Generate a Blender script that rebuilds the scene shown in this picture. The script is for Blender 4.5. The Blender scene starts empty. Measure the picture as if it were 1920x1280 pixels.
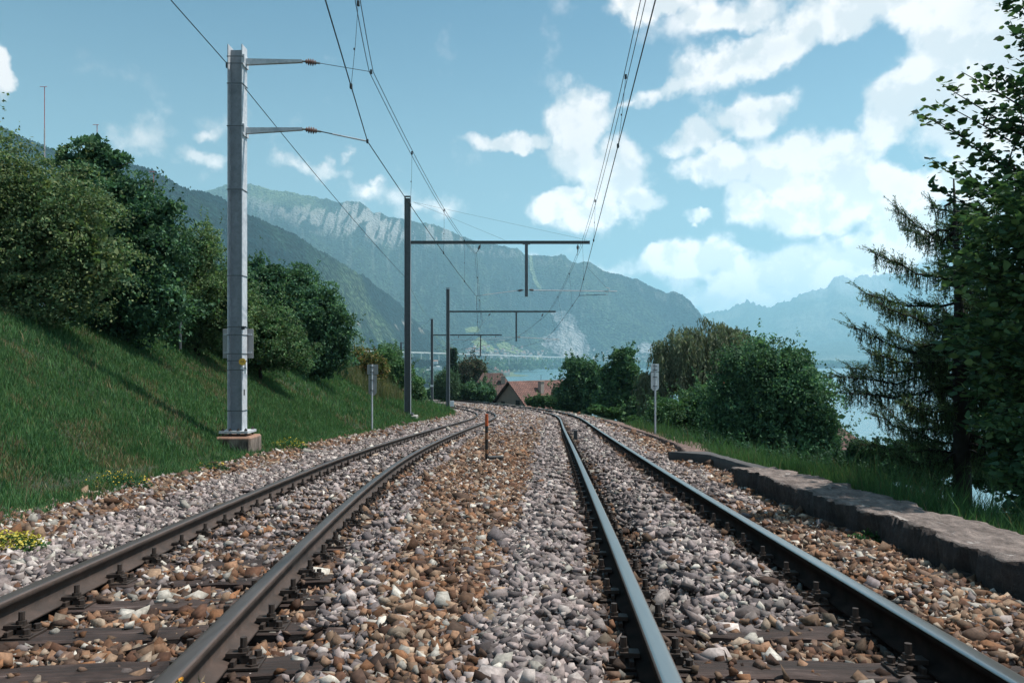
import bpy, bmesh, math, random
import numpy as np
from mathutils import Vector, Matrix, Euler
D = bpy.data; SC = bpy.context.scene; COL = SC.collection
R = math.radians
rng = np.random.default_rng(7); random.seed(7)

# ------------------------------------------------------------------ camera
F, CX, HY = 1400.0, 960.0, 668.0            # focal length in photo pixels, optical column, horizon row
cam = D.objects.new('camera', D.cameras.new('camera')); COL.objects.link(cam)
cam.location = (0, 0, 0); cam.rotation_euler = (R(90), 0, 0)
cam.data.sensor_width = 36; cam.data.lens = 36*F/1920; cam.data.shift_y = (HY-640)/1920
cam.data.clip_start = 0.05; cam.data.clip_end = 80000
SC.camera = cam

def W(px, py, Y):
    return np.array([(px-CX)/F*Y, Y, (HY-py)/F*Y])

# ------------------------------------------------------------------ light, exposure
SUN_EL, SUN_AZ = 61.0, 76.0                  # azimuth clockwise from +Y (view direction)
sd = Vector((math.sin(R(SUN_AZ))*math.cos(R(SUN_EL)), math.cos(R(SUN_AZ))*math.cos(R(SUN_EL)), math.sin(R(SUN_EL))))
sun = D.objects.new('sun', D.lights.new('sun', 'SUN')); COL.objects.link(sun)
sun.data.energy = 5.0; sun.data.angle = R(0.53); sun.data.color = (1.0, 0.95, 0.88)
sun.rotation_euler = (-sd).to_track_quat('-Z', 'Y').to_euler()
SC.view_settings.view_transform = 'Standard'; SC.view_settings.look = 'None'
SC.view_settings.exposure = 0.45; SC.view_settings.gamma = 1.0
SC.render.engine = 'CYCLES'
SC.cycles.use_denoising = True
SC.cycles.max_bounces = 6; SC.cycles.diffuse_bounces = 3; SC.cycles.glossy_bounces = 3
SC.cycles.transparent_max_bounces = 8; SC.cycles.volume_bounces = 1
SC.cycles.sample_clamp_indirect = 6.0

# ------------------------------------------------------------------ node helpers
class NT:
    def __init__(s, tree): s.t = tree; s.n = tree.nodes; s.l = tree.links
    def new(s, typ, **kw):
        n = s.n.new(typ)
        for k, v in kw.items(): setattr(n, k, v)
        return n
    def put(s, sock, v):
        if isinstance(v, bpy.types.NodeSocket): s.l.new(v, sock)
        elif v is not None: sock.default_value = v
    def math(s, op, a, b=None, c=None, clamp=False):
        n = s.new('ShaderNodeMath', operation=op, use_clamp=clamp)
        for i, v in enumerate((a, b, c)):
            if v is not None: s.put(n.inputs[i], v)
        return n.outputs[0]
    def vmath(s, op, a, b=None, scale=None):
        n = s.new('ShaderNodeVectorMath', operation=op)
        s.put(n.inputs[0], a)
        if b is not None: s.put(n.inputs[1], b)
        if scale is not None: s.put(n.inputs['Scale'], scale)
        return n.outputs['Value'] if op in ('LENGTH', 'DOT_PRODUCT') else n.outputs[0]
    def noise(s, vec=None, scale=5., detail=4., rough=.55, out='Fac', dist=0.):
        n = s.new('ShaderNodeTexNoise'); s.put(n.inputs['Vector'], vec); s.put(n.inputs['Scale'], scale)
        n.inputs['Detail'].default_value = detail; n.inputs['Roughness'].default_value = rough
        n.inputs['Distortion'].default_value = dist
        return n.outputs[out]
    def rng(s, v, a, b, c=0., d=1., smooth=False):
        n = s.new('ShaderNodeMapRange'); n.interpolation_type = 'SMOOTHSTEP' if smooth else 'LINEAR'
        s.put(n.inputs[0], v)
        for i, q in enumerate((a, b, c, d)): s.put(n.inputs[1+i], q)
        return n.outputs[0]
    def mix(s, f, a, b, mode='MIX'):
        n = s.new('ShaderNodeMix', data_type='RGBA', blend_type=mode)
        s.put(n.inputs[0], f); s.put(n.inputs[6], a); s.put(n.inputs[7], b)
        return n.outputs[2]
    def bump(s, h, strength=.5, dist=.01):
        n = s.new('ShaderNodeBump'); s.put(n.inputs['Height'], h)
        n.inputs['Strength'].default_value = strength; n.inputs['Distance'].default_value = dist
        return n.outputs[0]

def c4(c): return (c[0], c[1], c[2], 1.0)

# ------------------------------------------------------------------ world: Nishita sky with clouds placed by azimuth and elevation
world = D.worlds.new('World'); SC.world = world; world.use_nodes = True
world.cycles.sampling_method = 'MANUAL'; world.cycles.sample_map_resolution = 512
wt = NT(world.node_tree); wt.n.clear()
sky = wt.new('ShaderNodeTexSky', sky_type='NISHITA'); sky.sun_disc = False
sky.sun_elevation = R(SUN_EL); sky.sun_rotation = R(SUN_AZ); sky.altitude = 500; sky.air_density = 1.0; sky.dust_density = 1.2; sky.ozone_density = 1.2
tc = wt.new('ShaderNodeTexCoord'); dirv = tc.outputs['Generated']
sx = wt.new('ShaderNodeSeparateXYZ'); wt.put(sx.inputs[0], dirv)
az = wt.math('ARCTAN2', sx.outputs[0], sx.outputs[1]); el = wt.math('ARCSINE', sx.outputs[2])
cm = wt.new('ShaderNodeCombineXYZ'); wt.put(cm.inputs[0], az); wt.put(cm.inputs[1], el)
ae = cm.outputs[0]
wrp = wt.noise(dirv, 7.0, 5., .6, 'Color')
wv = wt.vmath('SCALE', wt.vmath('SUBTRACT', wrp, (.5, .5, .5)), scale=.10)
wrp2 = wt.noise(dirv, 26.0, 4., .6, 'Color')
wv2 = wt.vmath('SCALE', wt.vmath('SUBTRACT', wrp2, (.5, .5, .5)), scale=.03)
aw = wt.vmath('ADD', wt.vmath('ADD', ae, wv), wv2)
def azel(px, py):
    u, v = (px-CX)/F, (HY-py)/F
    return math.atan(u), math.atan(v/math.sqrt(1+u*u))
CLOUDS = [  # px, py, rx, ry, tilt, weight
    (1085, 235, 85, 75, 0, 1.0), (1075, 300, 80, 70, 0, .9), (1150, 345, 95, 85, 0, .95), (1050, 385, 65, 28, 0, .85), (1205, 395, 65, 48, 0, .85), (1120, 410, 90, 30, 0, .7),
    (950, 272, 85, 24, 0, .85),
    (1560, 30, 230, 60, 10, .95), (1420, 85, 210, 46, 16, .85), (1290, 150, 150, 28, 20, .6), (1215, 5, 110, 30, 4, .8), (1360, 20, 130, 40, 0, .7), (1180, 200, 90, 16, 20, .4),
    (1720, 5, 130, 50, 0, .9), (1850, 40, 150, 80, 0, .95),
    (1410, 222, 95, 46, 8, .9), (1320, 268, 75, 40, 0, .9), (1345, 320, 85, 45, 0, .9), (1410, 385, 70, 60, 0, .85), (1480, 320, 90, 55, 0, .9), (1490, 385, 100, 55, 0, .85),
    (1585, 315, 75, 60, 0, .95), (1640, 345, 100, 60, 0, .95), (1560, 400, 120, 50, 0, .85), (1700, 345, 80, 50, 0, .85),
    (1680, 215, 80, 60, 8, .95), (1770, 160, 120, 75, 14, 1.0), (1880, 140, 120, 110, 0, 1.0), (1800, 240, 120, 70, 0, .95), (1900, 260, 140, 120, 0, 1.0), (1860, 350, 140, 70, 0, .9),
    (1290, 500, 220, 42, 0, .85), (1470, 512, 190, 56, 0, .95), (1630, 485, 140, 60, 0, .95), (1690, 440, 100, 90, 0, .9), (1420, 555, 230, 44, 0, .85),
    (1303, 413, 34, 15, -10, .75), (1010, 470, 60, 18, 0, .4),
    (255, 238, 105, 42, -6, .40), (375, 287, 62, 20, -12, .52), (205, 285, 34, 20, 0, .5), (385, 248, 26, 12, 0, .38),
    (580, 316, 88, 28, 0, .62), (690, 360, 75, 26, 0, .48), (715, 342, 30, 16, 0, .45), (0, 155, 30, 48, 0, .75), (800, 385, 90, 24, -10, .36), (650, 295, 26, 12, 0, .36),
]
dens = None
for (px, py, rx, ry, tl, w) in CLOUDS:
    a0, e0 = azel(px, py)
    k = math.cos(a0)
    mp = wt.new('ShaderNodeMapping', vector_type='TEXTURE'); wt.put(mp.inputs[0], aw)
    mp.inputs['Location'].default_value = (a0, e0, 0); mp.inputs['Rotation'].default_value = (0, 0, R(tl))
    mp.inputs['Scale'].default_value = (rx/F*k*k*1.22, ry/F*k*1.22, 1)
    q = wt.vmath('LENGTH', mp.outputs[0])
    m = wt.rng(q, 0.15, 1.0, w, 0.0)
    dens = m if dens is None else wt.math('MAXIMUM', dens, m)
# scattered cumulus for the directions behind the camera
bk = wt.math('MULTIPLY', wt.rng(sx.outputs[1], .25, -.1), wt.rng(wt.noise(dirv, 2.6, 6., .6), .5, .75))
dens = wt.math('MAXIMUM', dens, bk)
fb = wt.noise(dirv, 15.0, 8., .54)
upn = wt.noise(wt.vmath('ADD', dirv, (.012, 0, .022)), 15.0, 6., .54)
edge = wt.math('ADD', dens, wt.math('MULTIPLY', wt.math('SUBTRACT', fb, .5), 1.7))
cover = wt.math('MULTIPLY', wt.rng(edge, .16, .56, 0, 1, True), wt.rng(dens, .05, .42, .45, 1.))
relief = wt.rng(wt.math('SUBTRACT', fb, upn), -.06, .07, 0, 1, True)
thick = wt.rng(wt.noise(dirv, 6.0, 4., .55), .42, .66, 0, 1, True)
lit = wt.math('MULTIPLY', wt.math('ADD', wt.math('MULTIPLY', relief, .52), .48), wt.math('SUBTRACT', 1.0, wt.math('MULTIPLY', wt.math('MULTIPLY', thick, wt.rng(dens, .45, .9)), .34)))
ccol = wt.mix(lit, (.72, .78, .81, 1), (1.50, 1.37, 1.31, 1))
ccol = wt.vmath('SCALE', ccol, scale=wt.rng(el, .03, .27, 2.3, 1.06))
skyc = wt.mix(1.0, sky.outputs[0], (.74, 1.08, 1.06, 1), 'MULTIPLY')
skyg = wt.vmath('SCALE', skyc, scale=.115)
lowv = wt.rng(el, 0.0, .50, 1, 0, True)
skyg = wt.mix(wt.math('MULTIPLY', lowv, .72), skyg, (.62, .88, .94, 1))
allc = wt.mix(wt.math('MULTIPLY', cover, .95), skyg, ccol)
bg = wt.new('ShaderNodeBackground'); wt.put(bg.inputs[0], allc); bg.inputs[1].default_value = 0.60
ow = wt.new('ShaderNodeOutputWorld'); wt.l.new(bg.outputs[0], ow.inputs[0])

# ------------------------------------------------------------------ materials
MATS = {}
def new_mat(name):
    m = D.materials.new(name); m.use_nodes = True
    t = NT(m.node_tree); b = t.n['Principled BSDF']; MATS[name] = m
    return m, t, b
def simple(name, col, rough=.7, metal=0., nscale=6., namp=.25, bump=0., bdist=.004, bscale=40., dark=None, dscale=2., dlo=.52, dhi=.66):
    m, t, b = new_mat(name)
    co = t.new('ShaderNodeTexCoord').outputs['Object']
    n = t.noise(co, nscale, 5., .6)
    f = t.rng(n, .25, .75, 1-namp, 1+namp)
    c = t.mix(1., c4(col), t.vmath('SCALE', (1, 1, 1), scale=f), 'MULTIPLY')
    if dark:
        c = t.mix(t.rng(t.noise(co, dscale, 6., .65), dlo, dhi, 0, 1), c, c4(dark))
    t.put(b.inputs['Base Color'], c); b.inputs['Roughness'].default_value = rough; b.inputs['Metallic'].default_value = metal
    if bump: t.put(b.inputs['Normal'], t.bump(t.noise(co, bscale, 4., .6), bump, bdist))
    return m
def attr_mat(name, rough=.75, transl=0., nscale=0., namp=.3, bump=0., bscale=60., bdist=.004, spec=.3, gain=1.):
    m, t, b = new_mat(name)
    a = t.new('ShaderNodeVertexColor'); a.layer_name = 'Col'; c = a.outputs[0]
    if gain != 1.: c = t.vmath('MULTIPLY', c, gain if isinstance(gain, tuple) else (gain, gain, gain))
    co = t.new('ShaderNodeTexCoord').outputs['Object']
    if nscale:
        f = t.rng(t.noise(co, nscale, 4., .6), .25, .75, 1-namp, 1+namp)
        c = t.vmath('SCALE', c, scale=f)
    t.put(b.inputs['Base Color'], c); b.inputs['Roughness'].default_value = rough; b.inputs['Specular IOR Level'].default_value = spec
    if bump: t.put(b.inputs['Normal'], t.bump(t.noise(co, bscale, 3., .6), bump, bdist))
    if transl:
        tr = t.new('ShaderNodeBsdfTranslucent'); t.put(tr.inputs[0], t.vmath('MULTIPLY', c, (1.15, 1.3, .75)))
        mx = t.new('ShaderNodeMixShader'); mx.inputs[0].default_value = transl
        o = t.n['Material Output']; t.l.new(b.outputs[0], mx.inputs[1]); t.l.new(tr.outputs[0], mx.inputs[2]); t.l.new(mx.outputs[0], o.inputs[0])
    return m

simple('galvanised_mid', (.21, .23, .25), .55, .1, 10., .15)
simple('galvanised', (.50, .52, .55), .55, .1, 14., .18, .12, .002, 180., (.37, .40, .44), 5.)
simple('galvanised_shaded', (.25, .27, .30), .6, .1, 16., .25, .12, .002, 180., (.19, .21, .235), 8.)  # darker copy of the mast steel, shade on the web put into the colour
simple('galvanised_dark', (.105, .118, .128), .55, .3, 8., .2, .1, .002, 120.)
simple('wire_metal', (.045, .055, .06), .5, .4)
simple('porcelain', (.16, .10, .085), .3)
simple('insulator_end', (.20, .23, .23), .5, .4)
simple('concrete', (.30, .285, .265), .9, 0, 5., .3, .5, .006, 60., (.13, .105, .085), 3.)
simple('concrete_dark', (.062, .058, .057), .9, 0, 4., .35, .5, .006, 50., (.05, .047, .047), 2.)
def stained():
    m, t, b = new_mat('stained_concrete')
    co = t.new('ShaderNodeTexCoord').outputs['Object']
    st_ = t.noise(t.vmath('MULTIPLY', co, (6., 6., 1.6)), 1., 7., .75); n = t.noise(co, 7., 6., .65)
    c = t.mix(t.rng(st_, .42, .66), (.060, .044, .036, 1), (.33, .27, .225, 1))
    sz = t.new('ShaderNodeSeparateXYZ'); t.put(sz.inputs[0], co)
    c = t.mix(t.math('MULTIPLY', t.rng(t.math('ADD', sz.outputs[2], t.math('MULTIPLY', n, .10)), .27, .33), .85), c, (.28, .15, .10, 1))
    t.put(b.inputs['Base Color'], c); b.inputs['Roughness'].default_value = .95
    t.put(b.inputs['Normal'], t.bump(n, .7, .01))
stained()
simple('sign_grey', (.33, .33, .33), .55, .1, 4., .08)
simple('sign_white', (.78, .79, .80), .45, 0, 4., .05)
simple('sign_yellow', (.75, .42, .05), .5, 0, 10., .1)
simple('plate_dark', (.05, .05, .055), .6)
simple('orange_paint', (.55, .11, .03), .7, 0, 30., .25, 0, .004, 40., (.30, .08, .04), 12.)
simple('orange_faded', (.26, .12, .06), .8, 0, 30., .25)
simple('black_paint', (.035, .028, .025), .7, 0, 30., .3)
simple('rusty_steel', (.055, .043, .038), .65, .2, 20., .4, .4, .002, 200.)
simple('rail_clip', (.046, .033, .027), .6, .3, 20., .35, .3, .002, 200.)
simple('beige_wall', (.24, .195, .16), .9, 0, 1.5, .12)
simple('white_wall', (.66, .64, .61), .9, 0, .8, .12)
simple('orange_wall', (.42, .17, .10), .9, 0, 1., .1)
simple('soffit_wood', (.05, .035, .03), .9)
simple('window_dark', (.02, .022, .025), .25)
simple('chimney_render', (.30, .25, .22), .9)
simple('terracotta', (.55, .13, .06), .8)
simple('bark', (.055, .042, .033), .95, 0, 12., .4, .8, .02, 18.)
simple('bark_dark', (.022, .019, .017), .95, 0, 12., .4, .8, .02, 18.)
simple('viaduct_concrete', (.58, .57, .55), .9, 0, .05, .1)
simple('castle_stone', (.50, .45, .42), .95, 0, .08, .2)
simple('town_roof', (.30, .17, .13), .95, 0, .05, .2)
simple('town_white', (.72, .71, .69), .95, 0, .05, .1)
simple('town_pink', (.45, .22, .21), .95, 0, .05, .1)
simple('antenna_metal', (.42, .36, .36), .5, .3)
simple('antenna_red', (.40, .13, .12), .5)
attr_mat('stones', .85, 0, 60., .40, .15, 200., .002, .25)
attr_mat('leaf', .68, .28, 0, .3, 0, 60, .004, .14, (2.8, 2.9, 3.7))
attr_mat('needle', .65, .22, spec=.15, gain=2.5)
attr_mat('grass_blade', .65, .32, 0, .3, 0, 60, .004, .12, (1.90, 1.84, 1.72))
attr_mat('flower', .6, .2)

def roof_mat(name, a, b_):
    m, t, b = new_mat(name)
    co = t.new('ShaderNodeTexCoord').outputs['UV']
    br = t.new('ShaderNodeTexBrick'); t.put(br.inputs['Vector'], co)
    br.inputs['Color1'].default_value = c4(a); br.inputs['Color2'].default_value = c4(b_); br.inputs['Mortar'].default_value = (a[0]*.3, a[1]*.3, a[2]*.3, 1)
    br.inputs['Scale'].default_value = 1.; br.inputs['Mortar Size'].default_value = .035; br.inputs['Brick Width'].default_value = .28; br.inputs['Row Height'].default_value = .36
    br.inputs['Bias'].default_value = 0.
    n = t.rng(t.noise(co, .7, 5., .6), .3, .7, .65, 1.3)
    t.put(b.inputs['Base Color'], t.vmath('SCALE', br.outputs[0], scale=n)); b.inputs['Roughness'].default_value = .9
    wv = t.new('ShaderNodeTexWave', wave_type='BANDS', bands_direction='X'); t.put(wv.inputs[0], co); wv.inputs['Scale'].default_value = 1.1
    t.put(b.inputs['Normal'], t.bump(t.math('ADD', wv.outputs[1], br.outputs[1]), .8, .05))
    return m
roof_mat('roof_red', (.215, .105, .085), (.155, .078, .065))
roof_mat('roof_brown', (.145, .08, .068), (.10, .06, .052))

def wood_mat():
    m, t, b = new_mat('sleeper_wood')
    co = t.new('ShaderNodeTexCoord').outputs['Object']
    oi = t.new('ShaderNodeObjectInfo')
    cs = t.new('ShaderNodeCombineXYZ'); t.put(cs.inputs[2], t.math('MULTIPLY', oi.outputs['Random'], 40.)); t.put(cs.inputs[0], t.math('MULTIPLY', oi.outputs['Random'], 17.))
    v = t.vmath('ADD', t.vmath('MULTIPLY', co, (2.2, 38., 38.)), cs.outputs[0])
    n = t.noise(v, 1., 6., .65); n2 = t.noise(t.vmath('ADD', t.vmath('MULTIPLY', co, (3., 9., 9.)), cs.outputs[0]), 1., 4., .6)
    c = t.mix(t.rng(n, .3, .72), (.008, .006, .005, 1), (.050, .028, .022, 1))
    c = t.mix(t.rng(n2, .50, .68), c, (.070, .043, .036, 1))
    c = t.mix(t.math('MULTIPLY', t.rng(n, .58, .70), t.rng(n2, .52, .66)), c, (.24, .19, .17, 1))
    t.put(b.inputs['Base Color'], c); b.inputs['Roughness'].default_value = .85
    t.put(b.inputs['Normal'], t.bump(n, 1., .02))
    return m
wood_mat()
def rail_mats():
    m, t, b = new_mat('rail_side')
    co = t.new('ShaderNodeTexCoord').outputs['Object']
    n = t.noise(co, 9., 6., .65)
    c = t.mix(t.rng(n, .35, .7), (.034, .023, .018, 1), (.078, .050, .039, 1))
    t.put(b.inputs['Base Color'], c); b.inputs['Roughness'].default_value = .7; b.inputs['Metallic'].default_value = 0.
    t.put(b.inputs['Normal'], t.bump(t.noise(co, 120., 4., .6), .25, .002))
    m, t, b = new_mat('rail_side_shaded')  # darker copy of the rail side, shade on the right-track rails painted in
    co = t.new('ShaderNodeTexCoord').outputs['Object']
    c = t.mix(t.rng(t.noise(co, 9., 6., .65), .35, .7), (.011, .009, .008, 1), (.030, .021, .018, 1))
    t.put(b.inputs['Base Color'], c); b.inputs['Roughness'].default_value = .8; b.inputs['Specular IOR Level'].default_value = .06
    for nm, c, ro, me in (('rail_head_shiny', (.40, .395, .385), .33, 1.), ('rail_head_worn', (.085, .072, .066), .42, .35), ('rail_head_brown', (.12, .085, .072), .5, .3)):
        m, t, b = new_mat(nm)
        co = t.new('ShaderNodeTexCoord').outputs['Object']
        n = t.noise(t.vmath('MULTIPLY', co, (30., .6, 30.)), 1., 4., .6)
        sm = nm == 'rail_head_shiny'
        t.put(b.inputs['Base Color'], t.vmath('SCALE', c, scale=t.rng(n, .3, .7, .95 if sm else .8, 1.04 if sm else 1.15)))
        b.inputs['Roughness'].default_value = ro; b.inputs['Metallic'].default_value = me
rail_mats()
def stone_wall_mat(name, base, lich_lit, dark, lit_top=False):
    m, t, b = new_mat(name)
    co = t.new('ShaderNodeTexCoord').outputs['Object']
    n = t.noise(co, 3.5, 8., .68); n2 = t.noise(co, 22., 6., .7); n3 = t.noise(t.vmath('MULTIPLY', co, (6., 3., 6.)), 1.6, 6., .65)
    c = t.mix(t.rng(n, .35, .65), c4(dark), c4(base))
    if lit_top:   # lichen-flecked lit top over a shaded face, light and shade put into the colour
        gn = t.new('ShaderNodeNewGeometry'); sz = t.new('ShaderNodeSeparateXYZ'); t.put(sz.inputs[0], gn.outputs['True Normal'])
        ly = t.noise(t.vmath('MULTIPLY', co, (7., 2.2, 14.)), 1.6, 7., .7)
        topc = t.mix(t.rng(ly, .36, .66), (.095, .072, .063, 1), c4(lich_lit))
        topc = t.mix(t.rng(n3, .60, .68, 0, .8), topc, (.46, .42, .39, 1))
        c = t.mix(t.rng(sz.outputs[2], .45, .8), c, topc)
    else: c = t.mix(t.rng(n3, .56, .66, 0, .85), c, c4(lich_lit))
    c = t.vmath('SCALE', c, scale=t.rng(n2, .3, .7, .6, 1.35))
    t.put(b.inputs['Base Color'], c); b.inputs['Roughness'].default_value = .92
    h = t.math('ADD', t.math('MULTIPLY', n, 1.2), n2)
    t.put(b.inputs['Normal'], t.bump(h, .9, .035))
    return m
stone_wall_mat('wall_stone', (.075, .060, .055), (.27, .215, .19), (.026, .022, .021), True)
stone_wall_mat('coping_brick', (.20, .12, .095), (.30, .23, .19), (.10, .066, .056))

def ballast_mat():
    m, t, b = new_mat('ballast')
    co = t.new('ShaderNodeTexCoord').outputs['Object']
    vo = t.new('ShaderNodeTexVoronoi'); t.put(vo.inputs['Vector'], co); vo.inputs['Scale'].default_value = 15.
    a = t.new('ShaderNodeVertexColor'); a.layer_name = 'Col'
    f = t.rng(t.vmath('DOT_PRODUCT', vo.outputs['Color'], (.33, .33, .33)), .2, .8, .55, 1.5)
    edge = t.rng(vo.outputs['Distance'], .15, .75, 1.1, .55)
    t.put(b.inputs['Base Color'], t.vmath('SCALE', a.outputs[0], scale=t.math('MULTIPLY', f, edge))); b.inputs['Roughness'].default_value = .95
    t.put(b.inputs['Normal'], t.bump(t.math('SUBTRACT', 1., vo.outputs['Distance']), 1., .05))
    return m
ballast_mat()
def soil_mat():
    m, t, b = new_mat('hillside_soil')
    co = t.new('ShaderNodeTexCoord').outputs['Object']
    n = t.noise(co, .8, 6., .65); n2 = t.noise(co, 9., 6., .7)
    c = t.mix(t.rng(t.noise(co, 3.2, 7., .75), .48, .68), (.020, .038, .018, 1), (.060, .048, .031, 1))
    c = t.vmath('SCALE', c, scale=t.rng(n2, .3, .7, .6, 1.4))
    t.put(b.inputs['Base Color'], c); b.inputs['Roughness'].default_value = .95
    t.put(b.inputs['Normal'], t.bump(n2, .8, .05))
soil_mat()
def land_mats():
    m, t, b = new_mat('lakeside_land')
    co = t.new('ShaderNodeTexCoord').outputs['Object']
    c = t.mix(t.rng(t.noise(co, .006, 6., .65), .4, .62), (.030, .060, .026, 1), (.12, .16, .07, 1))
    c = t.mix(t.rng(t.noise(co, .03, 5., .7), .6, .7), c, (.28, .26, .24, 1))
    t.put(b.inputs['Base Color'], c); b.inputs['Roughness'].default_value = 1.
    m, t, b = new_mat('ground_earth')
    b.inputs['Base Color'].default_value = (.06, .08, .045, 1); b.inputs['Roughness'].default_value = 1.
    m, t, b = new_mat('lake_water')
    co = t.new('ShaderNodeTexCoord').outputs['Object']
    b.inputs['Base Color'].default_value = (.10, .21, .245, 1); b.inputs['Roughness'].default_value = .22; b.inputs['IOR'].default_value = 1.33
    t.put(b.inputs['Normal'], t.bump(t.noise(co, .12, 5., .6), .12, 1.5))
    m, t, b = new_mat('mountain_cover')
    a = t.new('ShaderNodeVertexColor'); a.layer_name = 'Col'
    co = t.new('ShaderNodeTexCoord').outputs['Object']
    vo = t.new('ShaderNodeTexVoronoi'); t.put(vo.inputs['Vector'], co); vo.inputs['Scale'].default_value = .045
    n = t.noise(co, .012, 6., .68); n2 = t.noise(co, .06, 4., .65)
    f = t.math('MULTIPLY', t.math('MULTIPLY', t.rng(n, .3, .7, .5, 1.6), t.rng(n2, .3, .7, .35, 1.8)), t.rng(vo.outputs['Distance'], .1, .8, 1.7, .30))
    lum = t.rng(t.vmath('DOT_PRODUCT', a.outputs[0], (.33, .33, .33)), .06, .20)
    f = t.math('ADD', t.math('MULTIPLY', f, t.math('SUBTRACT', 1., lum)), t.math('MULTIPLY', lum, t.rng(n, .3, .7, .75, 1.2)))
    t.put(b.inputs['Base Color'], t.vmath('SCALE', a.outputs[0], scale=f)); b.inputs['Roughness'].default_value = 1.; b.inputs['Specular IOR Level'].default_value = .05
    t.put(b.inputs['Normal'], t.bump(t.math('ADD', t.math('MULTIPLY', t.math('SUBTRACT', 1., vo.outputs['Distance']), 1.), n2), 1., 26.))
land_mats()

# ------------------------------------------------------------------ object helpers
def link(o, parent=None):
    COL.objects.link(o)
    if parent is not None: o.parent = parent
    return o
def tag(o, label=None, cat=None, group=None, kind=None):
    if label: o['label'] = label
    if cat: o['category'] = cat
    if group: o['group'] = group
    if kind: o['kind'] = kind
    return o
def empty(name, loc, label, cat, group=None, rz=0.):
    o = D.objects.new(name, None); o.location = Vector(loc); o.rotation_euler = (0, 0, rz); o.empty_display_size = .2
    return tag(link(o), label, cat, group)
def world_inv(parent):
    m = Matrix.Identity(4); p = parent
    while p is not None:
        m = Matrix.LocRotScale(p.location, p.rotation_euler, p.scale) @ m; p = p.parent
    return m.inverted()
def np_mesh(name, V, Fa, mats, col=None, parent=None, smooth=False, origin=None, midx=None, uv=None, local=False):
    """mesh from arrays in world coordinates; a parent or an origin shifts the vertices so that they stay put"""
    V = np.asarray(V, dtype=np.float64); Fa = np.asarray(Fa, dtype=np.int32)
    if origin is not None: V = V-np.asarray(origin)
    elif parent is not None and not local:
        M = np.array(world_inv(parent)); V = V@M[:3, :3].T+M[:3, 3]
    me = D.meshes.new(name); k = Fa.shape[1]; nf = len(Fa)
    me.vertices.add(len(V)); me.vertices.foreach_set('co', V.astype(np.float32).ravel())
    me.loops.add(nf*k); me.loops.foreach_set('vertex_index', Fa.ravel())
    me.polygons.add(nf); me.polygons.foreach_set('loop_start', np.arange(nf, dtype=np.int32)*k)
    if midx is not None: me.polygons.foreach_set('material_index', np.asarray(midx, dtype=np.int32))
    if smooth: me.polygons.foreach_set('use_smooth', np.ones(nf, dtype=bool))
    me.update(calc_edges=True)
    if col is not None:
        a = me.color_attributes.new('Col', 'FLOAT_COLOR', 'POINT'); c = np.ones((len(V), 4), np.float32); c[:, :3] = col
        a.data.foreach_set('color', c.ravel())
    if uv is not None:
        u = me.uv_layers.new(name='UVMap'); u.data.foreach_set('uv', np.asarray(uv, np.float32).ravel())
    for m in (mats if isinstance(mats, (list, tuple)) else [mats]): me.materials.append(MATS[m])
    o = D.objects.new(name, me)
    if origin is not None: o.location = Vector(origin)
    return link(o, parent)

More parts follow.
